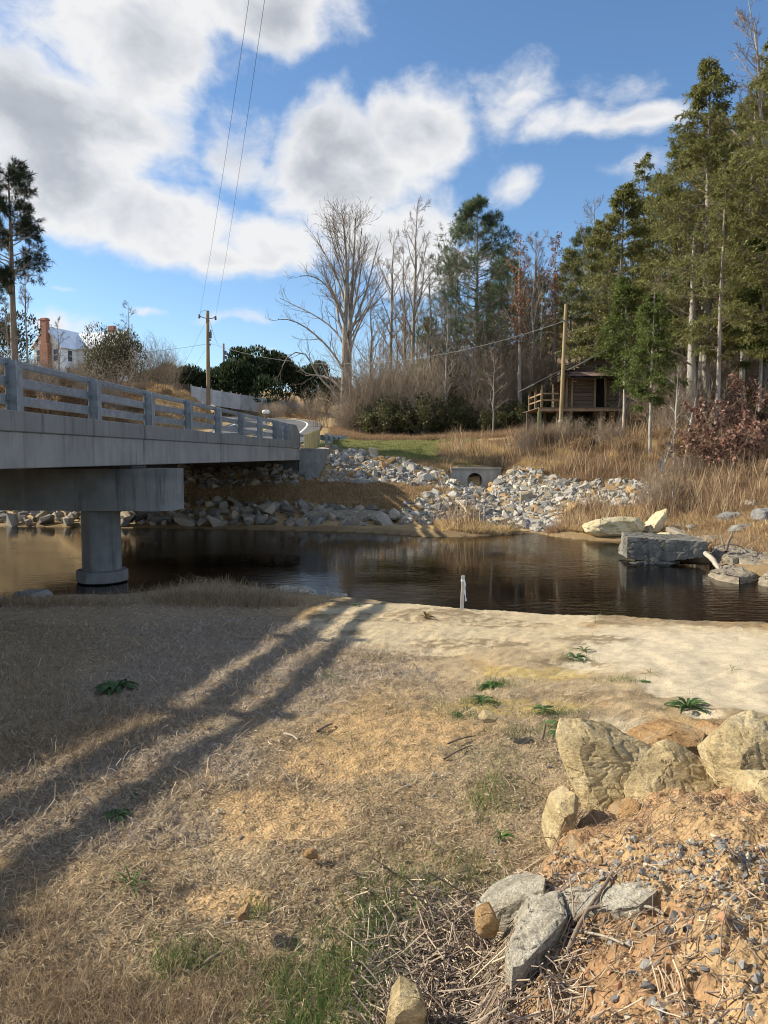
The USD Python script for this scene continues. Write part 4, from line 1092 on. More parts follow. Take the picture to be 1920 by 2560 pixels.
def scatter(name, protos, mat, pos, label, cat, rng, smin=.7, smax=1.3, kind='stuff', idx=None):
    pi = UsdGeom.PointInstancer.Define(stage, numbered('/World', name))
    rels = []
    for k, m in enumerate(protos):
        p = put('tuft', m, mat, str(pi.GetPath()))
        rels.append(p.GetPath())
    n = len(pos)
    pi.CreatePrototypesRel().SetTargets(rels)
    pi.CreateProtoIndicesAttr(Vt.IntArray.FromNumpy((rng.integers(0, len(protos), n) if idx is None else idx).astype(np.int32)))
    pi.CreatePositionsAttr(Vt.Vec3fArray.FromNumpy(np.asarray(pos, np.float32)))
    a = rng.random(n) * np.pi
    q = np.zeros((n, 4), np.float16); q[:, 2] = np.sin(a); q[:, 3] = np.cos(a)
    pi.CreateOrientationsAttr(Vt.QuathArray([Gf.Quath(float(w), 0, 0, float(z)) for w, z in zip(np.cos(a), np.sin(a))]))
    s = rng.uniform(smin, smax, (n, 1)) * np.ones((1, 3))
    pi.CreateScalesAttr(Vt.Vec3fArray.FromNumpy(s.astype(np.float32)))
    tag(pi.GetPrim(), label, cat, kind=kind)


GOLD = [(.60, .45, .23), (.68, .53, .30), (.50, .36, .18), (.42, .29, .145)]
RUST = [(.38, .26, .15), (.29, .19, .115), (.48, .355, .22), (.26, .20, .12), (.33, .19, .11)]
GREEN = [(.19, .225, .065), (.26, .27, .095), (.42, .36, .18)]
from scipy.interpolate import RegularGridInterpolator


def far_pos(rng, n, umin, umax, dmin, dmax):
    u = rng.uniform(umin, umax, n); d = rng.uniform(dmin, dmax, n)
    x = (u - 960) / F * d
    q = np.stack([x, d], 1)
    ds = _tree.query(q)[0]
    ok = ~shapely.contains_xy(CREEK, x, d) & (ds > .25) & ((_road.query(q)[0] > 5.4) | (d < 39))
    return q[ok], ds[ok]


def ground_at(q):
    b = meshkit.fbm(np.stack([q[:, 0] * .9, q[:, 1] * .9, 0 * q[:, 0]], 1), 4, 1) - .5
    m = meshkit.fbm(np.stack([q[:, 0] * 3.1, q[:, 1] * 3.1, 0 * q[:, 0]], 1), 4, 2) - .5
    ds = _tree.query(q)[0]
    far = (q[:, 1] >= 14)
    r = np.where(far, (.35 * b + .16 * m) * smooth01(ds / 1.5) * (q[:, 1] < 60) * (_road.query(q)[0] > 6), (.075 * b + .055 * m) * smooth01(ds / .6))
    return np.column_stack([q, ground_z(q[:, 0], q[:, 1]) + r])
def in_px(q, polys):
    """Which of the ground points q lie in one of the ground patches outlined by corner points given as (u, v)."""
    z = ground_z(q[:, 0], q[:, 1])
    P = np.column_stack([q, z])
    c, s = math.cos(PITCH), math.sin(PITCH)
    f = P[:, 1] * c - P[:, 2] * s
    up = P[:, 1] * s + P[:, 2] * c
    uu, vv = 960 + F * P[:, 0] / f, 1280 - F * up / f
    m = np.zeros(len(q), bool)
    for po in polys:
        m |= shapely.contains_xy(shapely.Polygon(po), uu, vv)
    return m


ROCKS_L = [[(815, 1118), (870, 1128), (1000, 1150), (1130, 1186), (1215, 1232), (1330, 1275), (1350, 1330), (1300, 1325), (1220, 1318), (1100, 1312), (1000, 1312), (1010, 1262), (1050, 1236), (1140, 1232), (1000, 1212), (850, 1206), (760, 1206), (790, 1160)]]
ROCKS_R = [[(1225, 1215), (1290, 1170), (1345, 1180), (1400, 1205), (1480, 1208), (1600, 1205), (1650, 1235), (1640, 1262), (1560, 1276), (1470, 1270), (1420, 1285), (1390, 1325), (1340, 1330), (1290, 1275)]]
ROCKS_B = [[(-300, 1262), (400, 1258), (700, 1262), (900, 1268), (1000, 1305), (960, 1332), (700, 1327), (400, 1323), (-300, 1317)]]
g = np.random.default_rng(101)
gold = [tuft(i, 30, .38, .24, GOLD, bend=.75) for i in range(4)]
rust = [tuft(10 + i, 30, .45, .24, RUST, bend=.75) for i in range(4)]
short = [tuft(20 + i, 30, .22, .25, GOLD + RUST, bend=.8) for i in range(4)]
# slope right of the culvert
q, ds = far_pos(g, 30000, 1100, 2050, 27, 47)
ok = ~in_px(q, ROCKS_L + ROCKS_R) & (_chan.query(q)[0] > 1.3)
q = q[ok]; ds = ds[ok]
fb = meshkit.fbm(np.stack([q[:, 0] * .35, q[:, 1] * .35, 0 * q[:, 0]], 1), 3, 9)
ub = 960 + F * q[:, 0] / q[:, 1]
gsel = fb + .10 * smooth01((1500 - ub) / 300) + .06 * smooth01((41 - q[:, 1]) / 5) > .53
Q = ground_at(q)
scatter('dry_grass', gold, DRYLEAF, Q[gsel], 'golden dry grass over the far bank right of the culvert', 'grass', g, .45, .9)
scatter('dry_weeds', rust, DRYLEAF, Q[~gsel], 'brown dry weeds over the slope below the shed', 'weeds', g, .4, .95)
stem = [tuft(70 + i, 9, 1.15, .25, RUST + [(.20, .13, .085), (.55, .45, .30)], w=.02, bend=.3) for i in range(4)]
k_ = g.random(len(Q)) < .07
scatter('weed_stems', stem, DRYLEAF, Q[k_] + g.normal(size=(k_.sum(), 3)) * [.1, .1, 0], 'tall thin dead weed stems over the slope below the shed', 'weeds', g, .5, 1.3)
# nearer right bank
q, ds = far_pos(g, 7000, 1640, 2100, 19, 28)
q = q[(ds > 1.6)]
scatter('bank_grass', gold + rust, DRYLEAF, ground_at(q), 'dry grass on the right bank behind the concrete block', 'grass', g, .45, 1.0)
# bench, band between the rocks, lawn
q, ds = far_pos(g, 16000, 100, 1250, 31.3, 41)
q = q[~in_px(q, ROCKS_L + ROCKS_R + ROCKS_B) & (_chan.query(q)[0] > 1.3) & ((q[:, 0] > -3.5) | (q[:, 1] < 37))]
scatter('bench_straw', short, DRYLEAF, ground_at(q), 'short straw on the bench between the rock bands', 'straw', g, .5, 1.1)
q, ds = far_pos(g, 9000, 800, 1180, 40.5, 56)
lawn = [tuft(30 + i, 26, .12, .28, GREEN, bend=.7) for i in range(3)]
scatter('lawn_grass', lawn, LEAF, ground_at(q), 'short green lawn past the guard rail', 'grass', g)
q, ds = far_pos(g, 17000, -80, 800, 44, 90)
uh = 960 + F * q[:, 0] / q[:, 1]
dk = (uh < 330 + 60 * np.sin(q[:, 1])) | ((uh > 560) & (q[:, 1] > 80))
scatter('hill_weeds', [tuft(80 + i, 30, .5, .25, [(.20, .135, .08), (.14, .10, .065), (.27, .19, .11), (.23, .12, .07)], bend=.8) for i in range(3)], DRYLEAF, ground_at(q[dk]), 'dark brown weeds on the banks behind the railing and below the white fence', 'weeds', g, .6, 1.3)
q = q[~dk]
scatter('hill_grass', gold + rust[:2], DRYLEAF, ground_at(q), 'golden brown grass on the slope behind the railing', 'grass', g, .5, 1.1)
q, ds = far_pos(g, 9000, 780, 1350, 50, 62)
scatter('verge_weeds', rust, DRYLEAF, ground_at(q), 'dry weeds at the foot of the brush', 'weeds', g, .6, 1.3)
q, ds = far_pos(g, 12000, 1330, 2100, 44, 70)
lit = [tuft(50 + i, 22, .16, .35, [(.25, .13, .06), (.19, .10, .05), (.32, .2, .1)], w=.05, bend=1.4) for i in range(3)]
scatter('leaf_litter', lit, DRYLEAF, ground_at(q), 'brown leaf litter under the hillside trees', 'leaf litter', g)

# ------------------------------------------------------------------ stones
def stone_proto(seed, n=13, flat=.7):
    g = np.random.default_rng(seed)
    p = unit(g.normal(size=(n, 3))) * g.uniform(.75, 1.0, (n, 1)) * [1.0, .78, flat]
    return hull(p)


SP_ = [stone_proto(200 + k, 11 + k % 5, .5 + .08 * (k % 4)) for k in range(16)]


def rot_rand(g, tilt=.5):
    a = g.uniform(0, 6.28); b = g.normal() * tilt; c = g.normal() * tilt
    Rx = np.array([[1, 0, 0], [0, math.cos(b), -math.sin(b)], [0, math.sin(b), math.cos(b)]])
    Ry = np.array([[math.cos(c), 0, math.sin(c)], [0, 1, 0], [-math.sin(c), 0, math.cos(c)]])
    return rotz(a) @ Rx @ Ry


STONE = vcol('riprap_stone', .9, .5, .02, 14.0)
RCOL = np.array([(.29, .285, .275), (.36, .35, .335), (.21, .21, .212), (.30, .265, .205), (.16, .16, .165), (.42, .405, .38), (.33, .225, .12)])


def stones(Q, sizes, g, cols, sink=.25):
    out = []
    for p, s in zip(Q, sizes):
        v, f = SP_[g.integers(0, len(SP_))]
        w = (v * s / 2 * g.uniform(.75, 1.25, 3)) @ rot_rand(g).T + p + [0, 0, s * (.5 * .6 - sink)]
        c = cols[g.integers(0, len(cols))] * g.uniform(.8, 1.15)
        out.append((w, f, np.tile(c, (len(v), 1))))
    return out


def flatten(ms):
    """Faceted mesh with colours: vertices split by face."""
    r = []
    for v, f, c in ms:
        r.append((v[f].reshape(-1, 3), np.arange(len(f) * 3).reshape(-1, 3), np.repeat(c[:1], len(f) * 3, 0)))
    return r


def riprap(name, label, group, stufflabel, polys, box_, n, size, keepn, g, cols=RCOL, stack=.0, extra=None):
    q, ds = far_pos(g, n, *box_)
    q = q[in_px(q, polys)]
    Q = ground_at(q)
    s = size * np.exp(g.normal(size=len(q)) * .42)
    ms = stones(Q, s, g, cols)
    app = s / Q[:, 1]
    order = np.argsort(-app)
    for k in order[:keepn]:
        v, f, c = ms[k]
        m = flatten([ms[k]])[0]
        solo(name, m, STONE, label, 'stone', group=group)
    if len(order) > keepn:
        p = put(stufflabel[0], join(flatten([ms[k] for k in order[keepn:]])), STONE)
        tag(p.GetPrim(), stufflabel[1], 'stones', kind='stuff')
    return Q


q, ds = far_pos(g, 5000, 760, 1660, 28.5, 42)
q = q[in_px(q, ROCKS_L + ROCKS_R)]
q = q[meshkit.fbm(np.stack([q[:, 0] * .8, q[:, 1] * .8, 0 * q[:, 0]], 1), 3, 5) > .52]
scatter('rock_grass', short + gold[:2], DRYLEAF, ground_at(q), 'dry grass growing between the riprap stones', 'grass', g, .5, 1.0)
g = np.random.default_rng(303)
riprap('riprap_stone', 'grey broken stone in the rock bands left of the culvert', 'riprap stones left of the culvert', ('small_riprap', 'small grey broken stones left of the culvert'), ROCKS_L, (760, 1360, 29.5, 42), 9500, .30, 110, g, RCOL * [1.0, .965, .89])
riprap('riprap_stone', 'pale broken stone on the rocky slope right of the culvert', 'riprap stones right of the culvert', ('small_riprap', 'small pale broken stones right of the culvert'), ROCKS_R, (1210, 1660, 29, 40), 9500, .29, 110, g, np.vstack([RCOL, RCOL[[0, 1, 5, 3]]]) * [1.0, .965, .88])
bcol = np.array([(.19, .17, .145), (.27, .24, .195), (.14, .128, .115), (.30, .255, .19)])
q, ds = far_pos(g, 2600, 150, 800, 35.6, 37.4)
q = q[(q[:, 0] < -4.3) & (q[:, 0] > -14)]
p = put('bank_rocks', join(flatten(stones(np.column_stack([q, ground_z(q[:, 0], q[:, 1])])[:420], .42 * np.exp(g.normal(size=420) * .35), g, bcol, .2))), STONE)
tag(p.GetPrim(), 'dim rocks heaped against the abutment under the bridge', 'rocks', kind='stuff')
q, ds = far_pos(g, 3000, -120, 960, 29.5, 37)
q = q[in_px(q, ROCKS_B)]
dmin = []
chosen = []
for k in range(len(q)):                                            # spaced out, as a placed wall of rocks
    if not chosen or np.min(np.linalg.norm(np.array(chosen) - q[k], axis=1)) > .42:
        chosen.append(q[k])
q = np.array(chosen); Q = ground_at(q); s = .62 * np.exp(g.normal(size=len(q)) * .35)
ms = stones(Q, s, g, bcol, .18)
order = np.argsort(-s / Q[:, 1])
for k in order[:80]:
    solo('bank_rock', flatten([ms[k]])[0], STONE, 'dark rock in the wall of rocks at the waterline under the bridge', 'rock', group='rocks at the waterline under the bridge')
if len(order) > 80:
    p = put('bank_rocks', join(flatten([ms[k] for k in order[80:]])), STONE)
    tag(p.GetPrim(), 'further dark rocks along the waterline under the bridge', 'rocks', kind='stuff')
# ------------------------------------------------------------------ shed
WOOD = grainy('weathered_boards', (.075, .055, .04), (.18, .13, .09), 3.0, .9, .5, .006, fine=30.0, stretch=(.3, 1, 3))
WOODP = grainy('porch_boards', (.20, .13, .075), (.33, .23, .14), 3.0, .9, .5, .006, fine=30.0, stretch=(1, 1, .3))
ROOFW = grainy('old_shingle', (.14, .085, .07), (.24, .155, .125), 4.0, .9, .5, .006)
TIN = grainy('dark_tin', (.05, .045, .042), (.11, .095, .085), 3.0, .7, .2, .004)
DARK = grainy('painted_interior_shade', (.015, .013, .012), (.03, .026, .022), 3.0, .95)  # near-black colour painted in for the shade inside openings
DS = 47.0
sb = spot(1480, 0, DS)
shed = thing('wooden_shed', 'weathered wooden shed on posts with a lean-to porch under the evergreens', 'shed', sb)


def SH(u, v, dd=0.0):
    """Point of the shed's front plane (dd metres further back)."""
    p = at(u, v, DS)
    return p + np.array([0, dd, 0])


def sp_(name, m, mat):
    return put(name, m, mat, shed, base=sb)


zf = SH(1480, 1021)[2]; ze = SH(1480, 944)[2]
x0, x1, xp = SH(1416, 980)[0], SH(1606, 980)[0], SH(1338, 980)[0]
g = np.random.default_rng(77)
n = 8
for k in range(n):                                                # front wall of broad boards, a door opening in it
    za, zb = zf + .04 + (ze - zf - .05) * k / n, zf + .04 + (ze - zf - .05) * (k + 1) / n
    for xa, xb in ((x0 + .1, x0 + 1.72), (x0 + 2.5, x1)):
        sp_('board', cbox(((xa + xb) / 2, DS + .02 * g.random(), (za + zb) / 2), (xb - xa, .05, zb - za - .02), .006, rotz(0)), WOOD)
    sp_('side_board', cbox((x0 + .05, DS + 2.0, (za + zb) / 2), (.05, 3.9, zb - za - .02), .006), WOOD)
sp_('doorway', box((x0 + 2.1, DS + .4, (zf + ze) / 2), (.76, .05, ze - zf)), DARK)  # dark panel standing in for the shaded room behind the opening
sp_('back_wall', box(((x0 + x1) / 2, DS + 4.0, (zf + ze) / 2), (x1 - x0, .08, ze - zf)), WOOD)
for xx in (x0, x0 + .34, x0 + 1.78, x0 + 2.46):
    sp_('wall_post', cbox((xx, DS - .05, (zf + ze) / 2), (.13, .12, ze - zf), .008), WOODP)
for k in range(7):                                                 # deck boards
    sp_('deck_board', cbox(((xp + x1) / 2, DS - 1.15 + k * .2, zf - .03), (x1 - xp, .185, .05), .006), WOOD)
sp_('deck_board', cbox(((xp + x0) / 2, DS + 2.1, zf - .04), (x0 - xp, 3.9, .05), .006), WOOD)
sp_('deck_beam', cbox(((xp + x1) / 2, DS - 1.18, zf - .16), (x1 - xp, .09, .19), .008), WOODP)
for xx in (xp + .06, xp + 1.2, x0, x0 + 1.9, x0 + 3.4, x1 - .1):
    gz_ = ground_z(xx, DS - 1.1)[0]
    sp_('deck_post', cbox((xx, DS - 1.12, (gz_ - .3 + zf - .26) / 2), (.2, .2, zf - .26 - gz_ + .3), .01), grainy('mossy_post', (.13, .15, .07), (.22, .22, .12), 4.0, .9, .4, .006) if xx == xp + .06 else WOOD)
    sp_('deck_post', cbox((xx, DS + 2.6, (gz_ - .3 + zf - .1) / 2), (.18, .18, zf - .1 - gz_ + .3), .01), WOOD)
# porch on the left: posts, rails, sloping roof with dark underside
zl = SH(0, 966)[2]; zr = SH(0, 944)[2]
for yy in (-.95, .9, 2.9):
    sp_('porch_post', cbox((xp + .22, DS + yy, (zf + zl) / 2), (.12, .12, zl - zf), .008), WOODP)
for zz in (zf + .45, zf + .85):
    sp_('porch_rail', cbox((xp + .22, DS + 1.0, zz), (.05, 3.8, .09), .006), WOODP)
    sp_('porch_rail', cbox((xp + .75, DS - .97, zz), (1.0, .05, .09), .006), WOODP)
for k in range(12):
    t0, t1 = k / 12, (k + 1) / 12
    a = np.array([[xp - .35, DS - 1.35 + 5.3 * t0, zl - .02], [xp - .35, DS - 1.35 + 5.3 * t1 - .02, zl - .02], [x0 + .02, DS - 1.35 + 5.3 * t0, zr + .62], [x0 + .02, DS - 1.35 + 5.3 * t1 - .02, zr + .62]])
    sp_('porch_roof_sheet', hull(np.vstack([a, a + [0, 0, .045 + .01 * (k % 2)]])), TIN)
# pent roof over the front wall, shingle by shingle
zq0, zq1 = SH(0, 948)[2], SH(0, 927)[2]
for r in range(3):
    for k in range(11):
        xa = x0 - .18 + (x1 - x0 + .3) * (k + .5 * (r % 2)) / 11.5; xb = xa + (x1 - x0 + .3) / 11.5 - .02
        ta, tb = r / 3, (r + 1.25) / 3
        y = lambda t: DS - 1.3 + 1.28 * t
        z = lambda t: zq0 + (zq1 - zq0) * t
        o = .05 - .015 * r + .012 * g.random()
        p = np.array([[xa, y(ta), z(ta) + o], [xb, y(ta), z(ta) + o], [xa, y(min(tb, 1)), z(min(tb, 1)) + .02], [xb, y(min(tb, 1)), z(min(tb, 1)) + .02]])
        sp_('shingle', hull(np.vstack([p, p + [0, 0, .03]])), ROOFW)
sp_('roof_board', cbox(((x0 + x1) / 2, DS - .66, (zq0 + zq1) / 2 - .06), (x1 - x0, 1.2, .03), .005, np.array([[1, 0, 0], [0, .905, -.425], [0, .425, .905]])), TIN)
# gable with boards, louvre and main roof
xg0, xg1, zt = SH(1424, 980)[0], SH(1606, 980)[0], SH(0, 878)[2]
xm = SH(1520, 980)[0]
for k in range(7):
    za, zb = zq1 + (zt - zq1) * k / 7, zq1 + (zt - zq1) * (k + 1) / 7
    f = 1 - (k + .6) / 7
    sp_('gable_board', cbox((xm, DS + .02, (za + zb) / 2), (max((xg1 - xg0) * f, .2), .05, zb - za - .012), .006), WOOD)
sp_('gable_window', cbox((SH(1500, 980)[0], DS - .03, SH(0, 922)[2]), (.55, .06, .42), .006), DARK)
for dx in (-.31, .31):
    sp_('window_frame', cbox((SH(1500, 980)[0] + dx, DS - .05, SH(0, 922)[2]), (.07, .08, .56), .006), WOODP)
for sgn, xe in ((-1, xg0 - .35), (1, xg1 + .35)):
    for k in range(6):
        y0, y1 = DS - .45 + 4.6 * k / 6, DS - .45 + 4.6 * (k + 1) / 6 - .02
        p = np.array([[xe, y0, zq1 - .15], [xe, y1, zq1 - .15], [xm, y0, zt + .12], [xm, y1, zt + .12]])
        sp_('roof_sheet', hull(np.vstack([p, p + [0, 0, .05 + .01 * (k % 2)]])), TIN)

# leaning pole beside the shed
POLE = grainy('pole_wood', (.22, .16, .085), (.38, .29, .16), 5.0, .85, .4, .006, fine=30.0, stretch=(1, 1, .12))
POLE2 = grainy('old_pole_wood', (.17, .12, .075), (.30, .215, .13), 5.0, .85, .4, .006, fine=30.0, stretch=(1, 1, .12))
STEEL = grainy('dark_fittings', (.07, .07, .07), (.14, .14, .14), 10.0, .6, .1, .002)
WIRE = grainy('wire', (.03, .03, .03), (.05, .05, .05), 3.0, .6)
WIRED = grainy('weathered_cable', (.22, .21, .20), (.34, .33, .31), 3.0, .6)
WIRES = grainy('service_wire', (.42, .40, .37), (.60, .58, .54), 3.0, .6)
pb = spot(1401, 0, 44.5)
pt = at(1415, 761, 44.5)
pole1 = thing('utility_pole', 'leaning wooden pole standing in front of the shed', 'utility pole', pb)
put('shaft', tubes([[pb - pb + [0, 0, -.6], (pt - pb) * .5, pt - pb]], [[.13, .115, .10]], 12), POLE, pole1, True)
put('band', tubes([[(pt - pb) * .155, (pt - pb) * .175]], [[.14, .14]], 12), WIRES, pole1)
put('bracket', cbox((pt - pb) * .885 + [-.12, -.05, 0], (.16, .06, .05), .005), STEEL, pole1)
# main pole beyond the railing
d2 = 62.0
pb2 = at(521, 1046, d2); pb2[2] = ground_z(pb2[0], pb2[1])[0]
pt2 = at(519, 777, d2)
pole2 = thing('utility_pole', 'wooden utility pole with a curved cross arm on the slope behind the railing', 'utility pole', pb2)
L2 = pt2 - pb2
put('shaft', tubes([[[0, 0, -.6], L2 * .5, L2]], [[.19, .165, .13]], 12), POLE2, pole2, True)
tip = lambda u, v: at(u, v, d2) - pb2
arm = np.array([tip(499, 790), tip(508, 794), tip(519, 797), tip(530, 796), tip(538, 793)])
put('cross_arm', tubes([arm], [[.035] * 5], 6), STEEL, pole2)
for u, v in ((498, 791), (539, 795)):
    c_ = tip(u, v)
    put('insulator', tubes([[c_ + [0, 0, -.16], c_ + [0, 0, -.05], c_ + [0, 0, .05], c_ + [0, 0, .14]]], [[.07, .10, .06, .10]], 8), STEEL, pole2)
put('jumper_wire', tubes([np.array([tip(499, 788), tip(502, 780), tip(509, 776), tip(518, 777)])], [[.012] * 4], 4), WIRE, pole2)
put('transformer_fittings', join([cbox(tip(526, 838), (.2, .2, .5), .03), cbox(tip(524, 850), (.25, .14, .12), .02), cbox(tip(527, 829), (.1, .1, .3), .02), cbox(tip(523, 862), (.3, .12, .1), .02)]), STEEL, pole2)
d3 = 96.0
pb3 = spot(561, 0, d3); pt3 = at(559, 859, d3)
pole3 = thing('utility_pole', 'grey far utility pole among the cedars above the white fence', 'utility pole', pb3)
put('shaft', tubes([[[0, 0, -.4], (pt3 - pb3) * .5, pt3 - pb3]], [[.17, .15, .12]], 10), grainy('grey_pole', (.16, .15, .14), (.26, .245, .23), 5.0, .9), pole3, True)
put('fittings', join([cbox(at(563, 882, d3) - pb3, (.35, .2, .5), .03), cbox(at(564, 893, d3) - pb3, (.3, .2, .35), .03)]), STEEL, pole3)


def wire(name, a, b, sag, r, mat, label, seg=1, n=40):
    t = np.linspace(0, 1, n)[:, None]
    P = a + (b - a) * t - np.array([0, 0, 1]) * sag * 4 * t * (1 - t)
    solo(name, tubes([P], [np.full(n, r)], 4), mat, label, 'wire')


A1, A2 = pb2 + tip(499, 787), pb2 + tip(539, 790)
top = lambda u, d: at(u, -420, d)
wire('power_line', A1, top(683, 16), .5, .0065, WIRE, 'left one of the two lines running up over the camera from the pole')
wire('power_line', A2, top(722, 16), .5, .0065, WIRE, 'right one of the two lines running up over the camera from the pole')
sv0 = pb2 + tip(524, 858); sv1 = pb + (pt - pb) * .885
wire('service_cable', sv0, sv1, 2.1, .011, WIRED, 'pale twisted cable sagging from the main pole to the pole by the shed', n=80)
wire('service_cable', pb + (pt - pb) * .885, SH(1450, 850, 1.0), .3, .012, WIRES, 'thin cable from the leaning pole down to the shed roof')
wire('power_line', pb2 + tip(517, 860), at(-40, 873, 75), .8, .012, WIRE, 'thin line from the main pole leaving the picture on the left')
wire('power_line', pb2 + tip(524, 800), pt3 + [0, 0, -.2], 1.0, .012, WIRE, 'line from the main pole to the far grey pole')
wire('guy_wire', pb2 + tip(517, 800), spot(415, 0, 70), .05, .010, WIRES, 'upper guy wire slanting left from the main pole to the ground')
wire('guy_wire', pb2 + tip(517, 868), spot(430, 0, 69), .05, .010, WIRES, 'lower guy wire slanting left from the main pole to the ground')

# ------------------------------------------------------------------ house on the hill
SIDING = grainy('white_siding', (.60, .60, .59), (.74, .74, .72), 1.0, .7, .3, .01, fine=12.0, stretch=(.1, .1, 6))
BRICK = M('chimney_brick', {'tc': ('texture_coordinate', {}), 'mp': ('mapping', {'scale': (1, 1, 1)}), 'n': ('noise_texture', {'scale': 6.0, 'detail': 3.0}), 'r': ('rgb_ramp', {'ramp': [(.3, (.20, .085, .055)), (.7, (.36, .17, .11))]}), 'p': ('principled_bsdf', {'roughness': .9})}, [('tc.object', 'n.vector'), ('n.fac', 'r.fac'), ('r.color', 'p.base_color')])
METR = grainy('metal_roof', (.50, .53, .57), (.62, .65, .68), 1.0, .45, .1, .004, .2)
WGLASS = grainy('window_glass', (.03, .035, .045), (.06, .065, .075), 1.0, .12, 0, .001, spec=.6)
TRIMW = grainy('white_trim', (.74, .74, .73), (.82, .82, .80), 2.0, .7)
DH = 108.0
hb = at(128, 948, DH); 
z_e, z_r, z_b = at(0, 868, DH)[2], at(0, 820, DH)[2], at(0, 960, DH)[2] - 1.0
yaw = math.radians(-20.0)
HR = rotz(yaw)                                                     # house frame: x along the gable, y back along the ridge
hb = np.array([at(88, 980, DH)[0], DH, z_b])
house = thing('white_house', 'white two storey house with a brick chimney and metal roof on the hill', 'house', hb)
W_, LN = 5.0, 8.2
ze_, zr_ = z_e - z_b, z_r - z_b


def hp_(name, m, mat, smooth=False):
    v = np.asarray(m[0]) @ HR.T
    return put(name, (v, m[1]), mat, house, smooth)


hp_('wall', hull([(0, 0, 0), (W_, 0, 0), (0, LN, 0), (W_, LN, 0), (0, 0, ze_), (W_, 0, ze_), (0, LN, ze_), (W_, LN, ze_), (W_ / 2, 0, zr_), (W_ / 2, LN, zr_)]), SIDING)
for s in (-1, 1):
    xe = W_ / 2 + s * (W_ / 2 + .35); sl = (zr_ - ze_) / (W_ / 2)
    p = np.array([[xe, -.35, ze_ - .35 * sl + .03], [xe, LN + .35, ze_ - .35 * sl + .03], [W_ / 2, -.35, zr_ + .03], [W_ / 2, LN + .35, zr_ + .03]])
    hp_('roof', hull(np.vstack([p, p + [0, 0, .12]])), METR)
    f_ = np.array([[xe, -.42, ze_ - .35 * sl - .14], [W_ / 2, -.42, zr_ - .14], [xe, -.36, ze_ - .35 * sl - .14], [W_ / 2, -.36, zr_ - .14]])
    hp_('barge_board', hull(np.vstack([f_, f_ + [0, 0, .26]])), TRIMW)
# the wing running off to the right
wl = 6.5
hp_('wall', hull([(W_ + .01, LN - 5.2, 0), (W_ + wl, LN - 5.2, 0), (W_ + .01, LN + .2, 0), (W_ + wl, LN + .2, 0), (W_ + .01, LN - 5.2, ze_ - .05), (W_ + wl, LN - 5.2, ze_ - .05), (W_ + .01, LN + .2, ze_ - .05), (W_ + wl, LN + .2, ze_ - .05), (W_ + .01, LN - 2.5, zr_ - .25), (W_ + wl, LN - 2.5, zr_ - .25)]), SIDING)
for y0, y1 in ((LN - 5.6, LN - 2.5), (LN + .6, LN - 2.5)):
    p = np.array([[W_ / 2 + .6, y0, ze_ - .2], [W_ + wl + .3, y0, ze_ - .2], [W_ / 2 + .6, y1, zr_ - .2], [W_ + wl + .3, y1, zr_ - .2]])
    hp_('roof', hull(np.vstack([p, p + [0, 0, .12]])), METR)
hp_('chimney', join([cbox((W_ / 2 + .1, -.42, (ze_ + .3) / 2), (1.45, .8, ze_ + .3), .03), cbox((W_ / 2 + .1, -.42, (ze_ + zr_ + 1.3) / 2), (1.05, .72, zr_ + 1.0 - ze_), .03), cbox((W_ / 2 + .1, -.42, zr_ + .9), (1.2, .86, .2), .02)]), BRICK)
hp_('chimney', cbox((W_ + 4.2, LN - 2.5, zr_ + .2), (1.0, .7, .9), .03), BRICK)


def window(x, y, z, w, h, face):
    fx = (w + .2, .1, h + .2) if face == 0 else (.1, w + .2, h + .2)
    gx_ = (w, .06, h) if face == 0 else (.06, w, h)
    off = np.array([0, -.05, 0]) if face == 0 else np.array([.05, 0, 0])
    a = hp_('window', cbox(np.array([x, y, z]) + off * .3, fx, .01), TRIMW)
    v = cbox(np.array([x, y, z]) + off * 1.7, gx_, .01)
    put('pane', (v[0] @ HR.T, v[1]), WGLASS, str(a.GetPath()))
    v = cbox(np.array([x, y, z]) + off * 2.4, (w, .04, .06) if face == 0 else (.04, w, .06), .005)
    put('sash_bar', (v[0] @ HR.T, v[1]), TRIMW, str(a.GetPath()))


for x in (1.0, 4.1):
    window(x, 0, ze_ - 1.3, .75, 1.6, 0)
    window(x, 0, ze_ - 4.2, .75, 1.6, 0)
for y in (1.6, 3.6):
    window(W_, y, ze_ - 1.3, .8, 1.5, 1)
hp_('porch_roof', hull([(W_, .6, ze_ - 3.0), (W_, 5, ze_ - 3.0), (W_ + 2.6, .6, ze_ - 3.5), (W_ + 2.6, 5, ze_ - 3.5), (W_, .6, ze_ - 2.85), (W_, 5, ze_ - 2.85), (W_ + 2.6, .6, ze_ - 3.36), (W_ + 2.6, 5, ze_ - 3.36)]), METR)
for y in (.8, 2.8, 4.8):
    hp_('porch_column', cbox((W_ + 2.4, y, (ze_ - 3.5) / 2), (.2, .2, ze_ - 3.5), .01), TRIMW)

